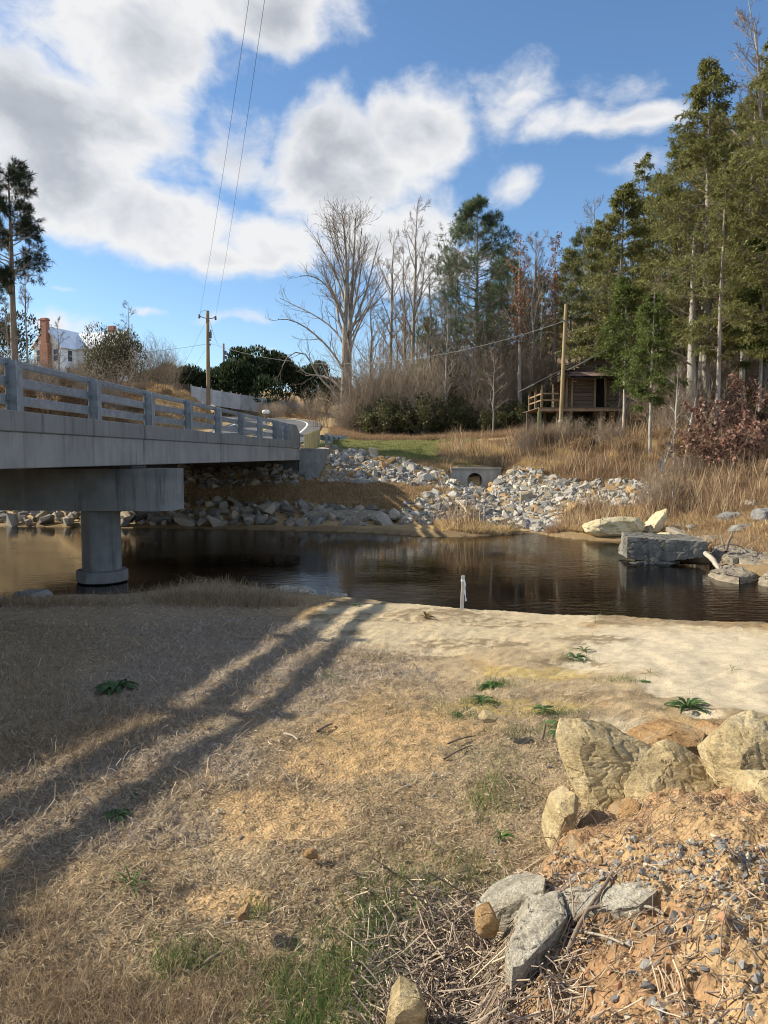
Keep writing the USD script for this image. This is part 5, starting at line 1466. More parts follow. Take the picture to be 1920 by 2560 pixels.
# white fence below the cedars, in panels, and the paling fence left of it
FENCE = grainy('fence_paint', (.34, .345, .35), (.48, .485, .49), 1.0, .8, .3, .01, fine=10.0)
fa, fb = at(478, 980, 86), at(752, 980, 99)
fen = thing('white_fence', 'long pale board fence on the bank below the row of cedars', 'fence', [fa[0], fa[1], ground_z(fa[0], fa[1])[0]])
fbase = np.array([fa[0], fa[1], ground_z(fa[0], fa[1])[0]])
npan = 12
ztop0, ztop1 = at(0, 964, 86)[2], at(0, 1010, 99)[2]
for k in range(npan):
    p0, p1 = fa + (fb - fa) * k / npan, fa + (fb - fa) * (k + 1) / npan
    zt0, zt1 = ztop0 + (ztop1 - ztop0) * (k / npan) ** .85, ztop0 + (ztop1 - ztop0) * ((k + 1) / npan) ** .85
    zb0, zb1 = zt0 - 1.35, zt1 - 1.35
    ax = unit((p1 - p0) * [1, 1, 0]); nn = np.array([ax[1], -ax[0], 0]) * .02
    q = np.array([[p0[0], p0[1], zb0 - .5], [p0[0], p0[1], zt0], [p1[0], p1[1], zb1 - .5], [p1[0], p1[1], zt1]])
    q[:2] += ax * .05; q[2:] -= ax * .05
    put('panel', hull(np.vstack([q - nn, q + nn])), FENCE, fen, base=fbase)
    put('post', cbox((p0[0], p0[1], zt0 - .7), (.09, .09, 1.7), .01), FENCE, fen, base=fbase)
fa2, fb2 = at(352, 980, 82), at(476, 980, 86.2)
pal = thing('paling_fence', 'grey paling fence with a gate frame left of the utility pole', 'fence', spot(352, 0, 82))
pbase = spot(352, 0, 82)
for k in range(26):
    p = fa2 + (fb2 - fa2) * k / 25
    zt_ = at(0, 948 + 16 * k / 25, p[1])[2]
    put('paling', cbox((p[0], p[1], zt_ - .7), (.13, .04, 1.5 + .3 * (k % 6 == 0)), .008), WOOD, pal, base=pbase)
for zz in (-.25, -1.0):
    a, b = fa2.copy(), fb2.copy(); a[2] = at(0, 948, 82)[2] + zz; b[2] = at(0, 964, 86.2)[2] + zz
    put('rail', beam(a + [0, .05, 0], b + [0, .05, 0], .05, .1), WOOD, pal, base=pbase)
# mailbox by the road
mbp = at(665, 1032, 66)
mbx = thing('mailbox', 'white mailbox on a post beside the road behind the railing', 'mailbox', [mbp[0], mbp[1], mbp[2] - 1.2])
put('post', cbox((0, 0, .45), (.1, .1, 1.3), .01), WOOD, mbx)
mcyl = trimesh.creation.capsule(height=.34, radius=.17); mcyl.apply_transform(trimesh.transformations.rotation_matrix(math.pi / 2, [0, 1, 0])); mcyl.apply_translation([0, 0, 1.28])
put('box', (mcyl.vertices, mcyl.faces), TRIMW, mbx, True)
put('flag', cbox((.05, -.19, 1.42), (.2, .02, .12), .004), TRIMW, mbx)

# culvert head wall with its round opening
CONC4 = concrete('culvert_concrete', (.22, .21, .185), (.32, .305, .27), .5)
hw0, hw1 = at(1128, 1174, 39.2), at(1236, 1176, 39.2)
zt_, zb_ = hw0[2], at(0, 1228, 39.2)[2] - .3
sq = shapely.box(hw0[0], zb_, hw1[0] + .35, zt_)
ctr = at(1187, 1201, 39.2)
hole = shapely.Point(ctr[0], ctr[2]).buffer(.40, 24)
wall = trimesh.creation.extrude_polygon(sq.difference(hole), .3, engine='earcut')
wv_ = np.array(wall.vertices); wv_ = np.column_stack([wv_[:, 0], 39.2 + .3 - wv_[:, 2], wv_[:, 1]])
cb = np.array([ctr[0], 39.2, zb_])
cul = thing('culvert', 'concrete culvert head wall with a round pipe opening between the rocky slopes', 'culvert', cb)
put('head_wall', (wv_, np.asarray(wall.faces)), CONC4, cul, base=cb)
cyl = trimesh.creation.annulus(r_min=.385, r_max=.4, height=.24, sections=40); cyl.apply_transform(trimesh.transformations.rotation_matrix(math.pi / 2, [1, 0, 0])); cyl.apply_translation([ctr[0], 39.4, ctr[2]])
put('pipe', (cyl.vertices, cyl.faces), CONC4, cul, base=cb)
put('coping', cbox(((hw0[0] + hw1[0] + .35) / 2, 39.34, zt_ + .05), (hw1[0] - hw0[0] + .4, .4, .1), .015), CONC4, cul, base=cb)
put('pipe_end', box((ctr[0], 39.56, ctr[2]), (.9, .05, .9)), DARK, cul, base=cb)  # added dark panel that paints the shade inside the pipe
# ------------------------------------------------------------------ single rocks
def rockmat(name, c1, c2, c3, scale=3.0, moss=None):
    N = {'g': ('geometry', {}), 'mp': ('mapping', {'scale': (1, 1, 2.2), 'rotation': (.4, .3, 0)}), 'n': ('noise_texture', {'scale': scale, 'detail': 9.0, 'roughness': .65, 'distortion': .5}), 'n2': ('noise_texture', {'scale': scale * 4.3, 'detail': 6.0, 'roughness': .7}), 'f': ('noise_texture', {'scale': 130.0, 'detail': 4.0, 'roughness': .8}),
         'st': ('mapping', {'scale': (5, 5, 15), 'rotation': (.35, .25, 0)}), 'wv': ('noise_texture', {'scale': 1.3 * scale, 'detail': 6.0, 'roughness': .6}),
         'r': ('rgb_ramp', {'ramp': [(.30, c1), (.5, c2), (.70, c3)]}), 'r2': ('rgb_ramp', {'ramp': [(.28, (.24, .24, .25)), (.5, (.5, .5, .5)), (.72, (.70, .69, .66))]}), 'rf': ('rgb_ramp', {'ramp': [(.32, (.20, .20, .20)), (.5, (.5, .5, .5)), (.66, (.74, .74, .73))]}),
         'm': ('mix_color', {'blend_type': 'overlay', 'fac': .7}), 'm2': ('mix_color', {'blend_type': 'overlay', 'fac': .6}), 'h': ('math', {'math_type': 'multiply_add', 'value2': .3}), 'h2': ('math', {'math_type': 'multiply_add', 'value2': .5}),
         'b': ('bump', {'strength': .95, 'distance': .02}), 'p': ('principled_bsdf', {'roughness': .92, 'specular_ior_level': .2})}
    L = [('g.position', 'mp.vector'), ('mp.vector', 'n.vector'), ('mp.vector', 'n2.vector'), ('g.position', 'f.vector'), ('g.position', 'st.vector'), ('st.vector', 'wv.vector'), ('n.fac', 'r.fac'), ('n2.fac', 'r2.fac'), ('f.fac', 'rf.fac'), ('r.color', 'm.a'), ('r2.color', 'm.b'), ('m.result', 'm2.a'), ('rf.color', 'm2.b'), ('m2.result', 'p.base_color'),
         ('f.fac', 'h.value1'), ('wv.fac', 'h.value3'), ('n2.fac', 'h2.value1'), ('h.value', 'h2.value3'), ('h2.value', 'b.height'), ('b.normal', 'p.normal')]
    return M(name, N, L)


R_YEL = rockmat('yellow_rock', (.23, .18, .10), (.40, .315, .175), (.50, .42, .27), 5.0)
R_ORG = rockmat('rusty_rock', (.20, .12, .055), (.33, .205, .095), (.31, .25, .165), 5.0)
R_GRY = rockmat('pale_grey_rock', (.21, .19, .15), (.38, .345, .275), (.48, .45, .38), 8.0)
R_PAL = rockmat('pale_boulder', (.34, .285, .165), (.47, .40, .25), (.54, .48, .34), 2.2)
R_DRK = rockmat('dark_rock', (.10, .097, .094), (.18, .175, .168), (.26, .25, .23), 2.0)
R_SHE = rockmat('shelf_rock', (.13, .112, .085), (.235, .20, .15), (.33, .285, .22), 1.8)


def roughen(m, edge, amp, seed, freq, strata=0.0, round_=0):
    """Refine a hull to short edges, round it a little and displace it with noise."""
    t = trimesh.Trimesh(*m, process=True)
    v, f = trimesh.remesh.subdivide_to_size(t.vertices, t.faces, edge, max_iter=12)
    t = trimesh.Trimesh(v, f, process=True); t.merge_vertices()
    if round_:
        trimesh.smoothing.filter_laplacian(t, lamb=.5, iterations=round_, volume_constraint=False)
    n = np.array(t.vertex_normals); v = np.array(t.vertices)
    d = (meshkit.fbm(v * freq, 4, seed) - .5) * 2 * amp
    r = np.abs(meshkit.fbm(v * freq * 1.7 + 9, 3, seed + 5) - .5)
    d -= amp * 1.1 * np.clip(.06 - r, 0, 1) / .06 * .5
    cellp = np.floor(meshkit.fbm(v * freq * .6 + 3, 2, seed + 9) * 7) / 7
    d += amp * .6 * (cellp - .5)
    if strata:
        s = v @ np.array([.18, .25, .95])
        d += strata * (np.floor(s * 38 + 2 * meshkit.fbm(v * freq, 2, seed)) % 3 - 1) * .5
    return v + n * d[:, None], t.faces


def prow(front, d, thick, back=.82, seed=0, edge=.015, amp=.012, freq=9, jit=.3, strata=0, round_=2, lean=.0, bulge=.25):
    """A rock whose outline, seen from the camera's side, is the list of (u, v); it stands d metres ahead, thick metres deep."""
    g = np.random.default_rng(seed)
    pts = np.array([at(u, v, d) for u, v in front])
    c = pts.mean(0)
    zmax, zmin = pts[:, 2].max(), pts[:, 2].min()
    f = pts.copy(); f[:, 1] += g.uniform(-.5, .5, len(f)) * jit * thick * .5
    f[:, 1] += lean * (f[:, 2] - zmin)
    mid = c + (pts - c) * .62; mid[:, 1] -= thick * bulge; mid[:, 1] += lean * (mid[:, 2] - zmin)
    bk = c + (pts - c) * back; bk[:, 1] += thick * g.uniform(.8, 1.1, len(bk)); bk[:, 2] -= .1 * (zmax - zmin)
    return roughen(hull(np.vstack([f, mid, bk])), edge, amp, seed, freq, strata, round_)


def lay(outline, h, seed=0, edge=.010, amp=.008, freq=10, round_=1, strata=0, sink=.06, tilt=0.0):
    """A rock lying on the ground whose outline seen from above is the ground under (u, v) points, h metres proud."""
    g = np.random.default_rng(seed)
    P = np.array([G(u, v) for u, v in outline])
    c = P.mean(0)
    k = 1 - h / np.abs(P[:, 2:3])
    top = P * k                                                    # raised straight towards the eye, so that it keeps its place
    ct = top.mean(0)
    top2 = ct + (top - ct) * .86 + [0, 0, h * .16] + g.normal(size=P.shape) * [0, 0, h * .10]
    low = ct + (top - ct) * 1.0; low[:, 2] -= h + sink
    return roughen(hull(np.vstack([top, top2, low])), edge, amp, seed, freq, strata, round_)


def gd(u, v):
    return G(u, v, 12)[1]


def rock(label, m, mat, smooth=38, cat='rock', name='rock', group=None):
    return solo(name, m, mat, label, cat, smooth=smooth, group=group)


# the pile in the right foreground
rock('largest yellowish boulder of the foreground pile with a flat tilted front', prow([(1420, 1885), (1440, 1856), (1490, 1848), (1560, 1862), (1640, 1900), (1690, 1925), (1672, 1950), (1600, 2010), (1560, 2045), (1480, 2060), (1455, 2010), (1432, 1950)], 3.42, .42, seed=1, lean=.75, edge=.016), R_YEL)
rock('tan wedge of rock behind the largest foreground boulder', prow([(1590, 1868), (1640, 1850), (1700, 1829), (1760, 1827), (1768, 1880), (1768, 1945), (1700, 1960), (1640, 1930)], 3.85, .35, seed=2, strata=.006, amp=.008, round_=1), R_ORG)
rock('orange split rock at the back of the foreground pile', prow([(1772, 1870), (1795, 1835), (1815, 1824), (1860, 1832), (1900, 1852), (1890, 1900), (1850, 1960), (1800, 1958), (1778, 1920)], 3.78, .32, seed=3, strata=.006, amp=.008, round_=1), R_ORG)
rock('low mottled ridge rock in the middle of the foreground pile', prow([(1590, 2010), (1640, 1965), (1700, 1928), (1730, 1912), (1770, 1925), (1830, 1962), (1870, 2010), (1900, 2070), (1760, 2120), (1620, 2100), (1598, 2060)], 3.12, .30, seed=4, lean=.85), R_YEL)
rock('big rounded yellow rock cut by the right edge of the picture', prow([(1828, 1930), (1850, 1890), (1900, 1850), (1960, 1830), (2040, 1850), (2080, 1950), (2060, 2110), (1960, 2090), (1890, 2060), (1835, 2000)], 2.95, .40, seed=5, lean=.6, round_=3), R_YEL)
rock('grey-edged lower rock at the right edge below the rounded one', prow([(1888, 2010), (1920, 1965), (1990, 1950), (2060, 2000), (2060, 2110), (1960, 2110), (1900, 2060)], 2.62, .25, seed=6, lean=.3), R_YEL)
rock('small tan stone half buried below the largest foreground boulder', prow([(1530, 2060), (1560, 2030), (1600, 2008), (1612, 2030), (1600, 2070), (1560, 2090), (1525, 2085)], 2.95, .14, seed=7, edge=.012), R_ORG)
rock('upright half buried rock at the left end of the clay mound', prow([(1372, 2090), (1385, 2040), (1400, 2005), (1440, 1985), (1452, 2000), (1440, 2060), (1425, 2130), (1390, 2150), (1375, 2130)], 2.95, .22, seed=8, edge=.016), R_YEL)
rock('brown pointed stone leaning on the clay between the two pale slabs and the pile', prow([(1400, 2200), (1425, 2150), (1455, 2122), (1475, 2125), (1482, 2170), (1478, 2215), (1420, 2225)], 2.58, .16, seed=9, edge=.012), R_ORG)
rock('pale grey speckled rock with an undercut end left of the mound', lay([(1186, 2262), (1220, 2222), (1270, 2192), (1320, 2180), (1365, 2190), (1360, 2222), (1300, 2252), (1262, 2296), (1215, 2290), (1192, 2276)], .07, seed=10, edge=.013, amp=.007), R_GRY)
rock('small brown stone under the pale grey speckled rock', prow([(1188, 2320), (1200, 2290), (1232, 2285), (1250, 2310), (1240, 2345), (1200, 2345)], 2.22, .09, seed=11, edge=.016, amp=.005), R_ORG)
rock('long pale ledge rock on the edge of the clay mound covered in straw', lay([(1262, 2405), (1268, 2330), (1285, 2275), (1318, 2272), (1322, 2238), (1400, 2225), (1420, 2290), (1345, 2345), (1310, 2410), (1280, 2418)], .055, seed=12, edge=.013, amp=.009), R_GRY)
rock('pale speckled upper ledge rock running right into the gravel of the mound', lay([(1380, 2232), (1440, 2214), (1520, 2202), (1610, 2200), (1645, 2225), (1600, 2262), (1500, 2272), (1410, 2290)], .03, seed=57, edge=.013, amp=.008), R_GRY)
rock('yellowish stone at the bottom edge of the picture', prow([(965, 2570), (972, 2520), (1000, 2490), (1050, 2495), (1066, 2525), (1060, 2580), (1000, 2600)], 1.9, .10, seed=13, edge=.007, amp=.006), R_YEL)
rock('round tan stone lying on the bare sandy patch', prow([(756, 2140), (765, 2130), (780, 2127), (794, 2135), (795, 2147), (770, 2149)], 2.85, .04, seed=14, edge=.006, amp=.003), R_ORG)
rock('wedge shaped tan stone lying in the straw left of the middle', prow([(588, 2292), (600, 2278), (617, 2266), (624, 2280), (618, 2298), (596, 2303)], 2.36, .05, seed=15, edge=.006, amp=.003), R_ORG)
rock('pale flat stone in the sandy soil left of the largest boulder', prow([(1195, 1795), (1215, 1787), (1245, 1793), (1240, 1806), (1205, 1808)], 4.6, .12, seed=16, edge=.015, amp=.006), R_YEL)
# stones at the near water's edge
rock('rounded pale rock at the near waterline in the end of the bridge shadow', prow([(665, 1505), (672, 1478), (700, 1466), (750, 1468), (790, 1482), (800, 1510), (740, 1520)], 12.2, .6, seed=17, edge=.05, amp=.03, freq=3), R_GRY)
rock('flat grey rock at the near waterline right of the rounded pale one', prow([(790, 1512), (800, 1494), (835, 1485), (868, 1488), (868, 1505), (840, 1520)], 11.9, .5, seed=18, edge=.05, amp=.03, freq=3), R_GRY)
rock('dark stone on the near bank by the pier', prow([(20, 1500), (35, 1480), (90, 1478), (110, 1495), (100, 1512)], 11.6, .5, seed=19, edge=.05, amp=.03, freq=3), R_DRK)
# big stones across the creek
def across(pts, base_v, **kw):
    u = np.mean([p[0] for p in pts])
    w = on_water(u, base_v)
    return prow(pts, w[1], **kw)


rock('long pale yellow boulder at the far waterline', prow([(1463, 1318), (1470, 1306), (1500, 1296), (1560, 1291), (1600, 1293), (1618, 1310), (1612, 1326), (1580, 1346), (1500, 1346), (1468, 1332)], 25.5, 1.2, seed=20, edge=.10, amp=.08, freq=1.3, round_=2, strata=.0), R_PAL, cat='boulder', name='boulder')
rock('tall pointed pale boulder leaning beside the long one', prow([(1618, 1330), (1624, 1312), (1650, 1278), (1667, 1269), (1668, 1290), (1660, 1325), (1645, 1338), (1622, 1340)], 25.5, .9, seed=21, edge=.09, amp=.06, freq=1.5), R_PAL, cat='boulder', name='boulder')
rock('rounded greenish slab leaning behind the concrete block', prow([(1622, 1353), (1650, 1338), (1675, 1329), (1690, 1340), (1680, 1358), (1640, 1362)], gd(1650, 1358), .8, seed=22, edge=.09, amp=.05, freq=1.5), R_PAL, cat='boulder', name='boulder')
rock('grey triangular stone in the weeds behind the plank', prow([(1682, 1322), (1700, 1310), (1712, 1315), (1712, 1328)], gd(1697, 1326), .5, seed=23, edge=.08, amp=.04, freq=2), R_DRK)
rock('bluish grey stone right of the triangular one', prow([(1716, 1328), (1722, 1312), (1738, 1310), (1746, 1325), (1735, 1332)], gd(1731, 1329), .5, seed=24, edge=.08, amp=.04, freq=2), R_DRK)
rock('big pale slab at the waterline under the end of the bridge', prow([(742, 1300), (770, 1280), (830, 1271), (900, 1276), (952, 1280), (952, 1290), (930, 1298), (890, 1300), (890, 1316), (760, 1316)], 30.6, 1.6, seed=25, edge=.12, amp=.07, freq=1.2, round_=1, lean=1.1), R_SHE, name='slab')
rock('brown boulder left of the big pale slab', prow([(768, 1318), (775, 1300), (800, 1290), (812, 1296), (800, 1318)], 30.2, .7, seed=26, edge=.10, amp=.05, freq=1.5), R_DRK)
rock('grey boulder catching the sun right of the slab', prow([(962, 1298), (970, 1278), (985, 1270), (1000, 1280), (1002, 1296), (985, 1304)], 30.6, .8, seed=27, edge=.10, amp=.06, freq=1.5), R_GRY)
for k, (pts, d, mt, lab) in enumerate([([(1806, 1292), (1825, 1280), (1860, 1284), (1880, 1300), (1850, 1318), (1815, 1312)], 25, R_DRK, 'dark layered rock on the right bank behind the grass'), ([(1830, 1330), (1850, 1312), (1890, 1310), (1910, 1330), (1880, 1345)], 23.5, R_DRK, 'dark slab on the right bank nearer the water'), ([(1870, 1262), (1880, 1250), (1905, 1252), (1925, 1262), (1910, 1276), (1880, 1275)], 26.5, R_SHE, 'pale flat stone high on the right bank'), ([(1895, 1300), (1910, 1272), (1950, 1270), (1960, 1310), (1920, 1320)], 25, R_DRK, 'dark rock at the right edge above the shelf'), ([(1835, 1365), (1850, 1352), (1900, 1345), (1930, 1360), (1890, 1374)], 22, R_SHE, 'flat greenish slab beside the rock shelf')]):
    d = G(np.mean([p[0] for p in pts]), max(p[1] for p in pts) - 6, 12)[1]
    rock(lab, prow(pts, d, .9, seed=30 + k, edge=.09, amp=.06, freq=1.6, lean=.6), mt)
# rock shelf running into the water
g = np.random.default_rng(4)
for k, (uv, h, lab) in enumerate([([(1770, 1405), (1790, 1372), (1850, 1368), (1900, 1395), (1900, 1420), (1830, 1425)], .30, 'broad tan rock shelf right of the concrete block'), ([(1830, 1418), (1880, 1400), (1990, 1395), (2050, 1430), (1960, 1446), (1880, 1440)], .25, 'rock shelf reaching the right edge of the picture'), ([(1765, 1440), (1800, 1425), (1870, 1432), (1900, 1452), (1850, 1462), (1790, 1452)], .14, 'lowest wet ledge of the rock shelf at the water'), ([(1690, 1385), (1720, 1362), (1800, 1366), (1790, 1385), (1740, 1396)], .36, 'thin pale ledge behind the top of the concrete block'), ([(1890, 1462), (1930, 1440), (2060, 1440), (2060, 1470), (1950, 1476)], .22, 'wet ledge at the right edge by the water')]):
    P = np.array([np.array([*on_water(u, v), WZ]) for u, v in uv])
    c = P.mean(0)
    top = c + (P - c) * .88; top[:, 2] += h * g.uniform(.75, 1.1, len(P))
    P[:, 2] -= .25
    rock(lab, roughen(hull(np.vstack([P, top])), .10, .075, 40 + k, 2.2, .02, 1), R_SHE, name='rock_shelf')
# old concrete block
oc = concrete('old_concrete', (.075, .072, .064), (.20, .19, .165), .95)
blk0, blk1 = np.array([*on_water(1566, 1408), WZ]), np.array([*on_water(1766, 1412), WZ])
ax = unit(blk1 - blk0); nb = np.array([-ax[1], ax[0], 0])
pts = []
for t, o, z in [(0, 0, .12), (0, 1.3, .1), (1, 0, .22), (1, 1.3, .2), (0.0, .05, .72), (0.03, 1.25, .74), (1, 0, .62), (1, 1.3, .64), (.35, -.03, .03), (.6, 0, .12)]:
    pts.append(blk0 + (blk1 - blk0) * t + nb * o + [0, 0, z])
rock('long weathered concrete block lying at the far waterline', roughen(hull(pts), .05, .055, 50, 3.4, 0, 1), oc, cat='concrete block', name='concrete_block')
rock('dark undercut ledge below the concrete block', roughen(hull([blk0 + (blk1 - blk0) * t + nb * o + [0, 0, z] for t, o, z in [(-.05, .1, -.2), (-.04, 1.1, -.2), (.1, -.14, -.2), (.78, .02, -.2), (.8, 1.1, -.2), (-.03, .2, .03), (.12, -.05, .06), (.5, .05, .08), (.7, .3, .03)]]), .08, .06, 51, 2.5, 0, 1), R_DRK)
# plank and driftwood
PLANK = grainy('bleached_wood', (.24, .205, .16), (.36, .32, .26), 5.0, .85, .4, .006, stretch=(1, 1, 1))
solo('plank', beam(at(1672, 1322, 25.2), at(1738, 1349, 24.2), .32, .16, .02), PLANK, 'bleached plank lying behind the concrete block', 'plank')


def log(label, pts, r, mat=PLANK, name='driftwood_log', n=14, seed=0, k=9):
    g = np.random.default_rng(seed)
    P = spline(np.array(pts), n) + g.normal(size=(n, 3)) * r[0] * .12
    solo(name, tubes(P[None], np.interp(np.linspace(0, 1, n), np.linspace(0, 1, len(r)), r)[None], k), mat, label, 'driftwood', smooth=True)


w_ = lambda u, v, h: np.array([*on_water(u, v), WZ + h])
log('short bleached log sloping into the water at the end of the block', [w_(1762, 1416, .35), w_(1775, 1420, .28), w_(1790, 1430, .18), w_(1800, 1436, .0)], [.06, .07, .06, .045], seed=1)
log('dark forked branch standing on the rock shelf, left prong', [w_(1812, 1412, .35), w_(1806, 1408, .55), w_(1798, 1402, .72)], [.035, .03, .015], BARK_BROWN, 'branch', 6, 2, 5)
log('dark forked branch standing on the rock shelf, right prong', [w_(1812, 1412, .35), w_(1820, 1408, .58), w_(1828, 1400, .80)], [.045, .04, .02], BARK_BROWN, 'branch', 6, 3, 5)
onf = lambda u, v: G(u, v, 12) + [0, 0, .12]
log('long thin bleached branch lying at the foot of the rocks left of the channel', [onf(990, 1304), onf(1020, 1298), onf(1064, 1290)], [.06, .05, .03], seed=4)
log('bleached branch lying on the rocks left of the culvert channel', [onf(1140, 1270) + [0, 0, .2], onf(1155, 1283) + [0, 0, .25], onf(1170, 1302) + [0, 0, .15]], [.07, .06, .05], seed=5)
solo('iron_bar', tubes([spline(np.array([blk0 + ax * 3.05 + [0, -.05, .35], blk0 + ax * 2.2 + [0, -.12, .42], blk0 + ax * 2.1 + [0, -.14, .3], blk0 + ax * 2.1 + [0, -.12, .12]]), 12)], [np.full(12, .012)], 5), GALVD, 'bent rusty iron bar hanging on the front of the concrete block', 'iron bar')
rock('dark lichened boulder among the weeds below the shed', prow([(1490, 1098), (1500, 1090), (1525, 1088), (1532, 1100), (1520, 1112), (1492, 1110)], gd(1510, 1108), .8, seed=55, edge=.12, amp=.06, freq=1.5), R_DRK)
rock('small pale stone block in the golden grass right of the lawn', prow([(1268, 1108), (1288, 1106), (1290, 1120), (1270, 1122)], gd(1279, 1120), .5, seed=56, edge=.1, amp=.02, freq=1.5), R_GRY)

# stakes and ribbons
STAKE = grainy('stake_wood', (.42, .38, .35), (.56, .52, .48), 6.0, .85, .4, .004, fine=60.0, stretch=(1, 1, .2))
sk = G(1154, 1524); stp = at(1157, 1439, sk[1])
stk = thing('survey_stake', 'pale wooden survey stake with a ribbon at the near waterline', 'stake', sk)
hgt = stp[2] - sk[2]
put('post', cbox((0.01, 0, hgt / 2 - .1), (.048, .024, hgt + .2), .003, np.array([[1, 0, .03], [0, 1, 0], [-.03, 0, 1.]])), STAKE, stk)
RIBW = grainy('white_ribbon', (.60, .64, .70), (.74, .77, .80), 8.0, .6)
rp_ = np.array([[.030, -.016, hgt - .075], [.045, -.018, hgt - .12], [.042, -.02, hgt - .2], [.050, -.02, hgt - .28], [.058, -.02, hgt - .36]])
rb_ = ribbons(spline(rp_, 12)[None], np.full((1, 12), .024) * (1 + .4 * np.sin(np.arange(12) * 1.3))[None], np.array([[.7, .7, 0]]))
put('ribbon', rb_, RIBW, stk)
put('ribbon_knot', cbox((.016, 0, hgt - .07), (.056, .032, .03), .004), RIBW, stk)
sk = spot(1690, 0, 29.5)
solo('survey_stake', cbox((sk[0], sk[1], sk[2] + .42), (.10, .06, 1.05), .005), STAKE, 'short wooden stake in the weeds above the two pale boulders', 'stake')
sk = spot(1650, 0, 35)
BLUE = grainy('blue_ribbon', (.05, .28, .50), (.09, .38, .62), 4.0, .6)
bp0 = at(1651, 1150, 35)
solo('ribbon', ribbons(np.array([[bp0, bp0 + [.03, 0, -.2], bp0 + [.0, 0, -.42], bp0 + [.06, 0, -.62]]]), np.array([[.06, .14, .16, .12]]), np.array([[.9, .4, 0]])), BLUE, 'bright blue ribbon tied to a twig at the edge of the woods', 'ribbon')

# ------------------------------------------------------------------ plants on the near bank
def rosette(seed, n, r, col, name, label, u, v, lw=.32, rise=.5, cat='plant', mat=None, parts=True):
    g = np.random.default_rng(seed)
    b = G(u, v)
    a = np.arange(n) * 2.4 + g.normal(size=n) * .3
    k = np.linspace(.3, 1, n)
    L_ = r * (.45 + .6 * k) * g.uniform(.8, 1.15, n)
    el = rise * (1.25 - k) + .12
    t = np.linspace(0, 1, 7)
    ms = []
    for i in range(n):
        out = np.array([math.cos(a[i]), math.sin(a[i]), 0])
        x = L_[i] * t
        z = x * math.tan(min(el[i], 1.2)) - .9 * L_[i] * t ** 2.2 * (.35 + .4 * el[i]) + .01
        P = out[None] * (x * .95)[:, None] + np.array([0, 0, 1.])[None] * z[:, None]
        w = L_[i] * lw * .8 * np.array([.25, .5, .85, 1, .8, .45, .05]) * g.uniform(.85, 1.15)
        s = np.array([-out[1], out[0], 0]); s = unit(s + [0, 0, g.normal() * .25])
        lft = P - s * (w / 2)[:, None] + [0, 0, .0] + np.array([0, 0, 1]) * (w * .22)[:, None]
        rgt = P + s * (w / 2)[:, None] + np.array([0, 0, 1]) * (w * .22)[:, None]
        V_ = np.stack([lft, P, rgt], 1).reshape(-1, 3)
        j = np.arange(6) * 3
        f = np.concatenate([np.stack([j, j + 1, j + 4], 1), np.stack([j, j + 4, j + 3], 1), np.stack([j + 1, j + 2, j + 5], 1), np.stack([j + 1, j + 5, j + 4], 1)])
        c = np.asarray(col[g.integers(0, len(col))]) * g.uniform(.75, 1.25)
        ms.append((V_, f, np.tile(c, (len(V_), 1))))
    if parts:
        th = thing(name, label, cat, b)
        for m in ms:
            put('leaf', m, mat or LEAF, th, True)
    else:
        m = join(ms)
        solo(name, (m[0] + b, m[1], m[2]), mat or LEAF, label, cat, base=b, smooth=True)


DG = [(.045, .092, .026), (.060, .115, .032), (.080, .135, .045)]
MG = [(.08, .14, .035), (.11, .17, .045), (.06, .11, .028)]
rosette(1, 22, .23, DG, 'leafy_weed', 'broad dark green weed in the shadow at the left', 290, 1722, .36)
rosette(2, 12, .10, DG, 'leafy_weed', 'small dark green weed in the shadow stripe near the left edge', 288, 2046, .34)
rosette(3, 8, .07, [(.12, .16, .10)], 'leafy_weed', 'small grey green weed just above the one in the shadow stripe', 328, 1996, .4)
rosette(4, 12, .10, MG, 'grass_weed', 'spiky green weed at the edge of the lowest straw patch on the left', 330, 2222, .12, 1.0)
rosette(5, 20, .22, DG, 'leafy_weed', 'dark rosette on the white sand right above the rock pile', 1718, 1772, .22, .7)
rosette(6, 16, .16, DG, 'leafy_weed', 'green weed on the edge of the sand below the stake', 1440, 1648, .22, .7)
rosette(7, 10, .14, DG, 'leafy_weed', 'small green weed just behind the one on the edge of the sand', 1460, 1630, .2, .8)
rosette(8, 18, .17, MG, 'leafy_weed', 'wide low green weed right of the middle', 1230, 1718, .3, .4)
rosette(9, 14, .12, DG, 'leafy_weed', 'low green weed below the wide one, right of the middle', 1205, 1752, .3, .5)
rosette(10, 12, .13, DG, 'leafy_weed', 'flat dark weed left of the tan wedge rock', 1400, 1816, .3, .4)
rosette(11, 12, .13, DG, 'leafy_weed', 'flat dark weed beside the dry yellow tuft', 1360, 1778, .3, .4)
rosette(12, 12, .13, [(.16, .12, .05), (.22, .15, .06)], 'grass_weed', 'brown spiky plant on the white sand', 1625, 1690, .08, .9, mat=DRYLEAF)
rosette(13, 10, .12, MG, 'grass_weed', 'thin green spiky plant on the white sand further right', 1830, 1680, .08, .8)
rosette(14, 12, .14, MG, 'grass_weed', 'bright green grass tuft at the water edge right of the stake', 1490, 1560, .06, 1.2)
rosette(15, 9, .11, [(.20, .15, .03), (.16, .06, .02), (.12, .13, .03)], 'leafy_weed', 'amber leaved dock plant near the stake', 1066, 1548, .5, 1.1)
rosette(16, 12, .10, DG, 'leafy_weed', 'dark weed by the rocks at the near waterline', 890, 1515, .35, .6)
rosette(17, 16, .13, [(.42, .34, .12), (.50, .42, .17)], 'grass_weed', 'dry yellow straw tuft in the middle of the green weeds', 1335, 1785, .05, .5, mat=DRYLEAF)
rosette(18, 9, .07, MG, 'leafy_weed', 'small weed at the foot of the clay mound', 1252, 2098, .3, .7)
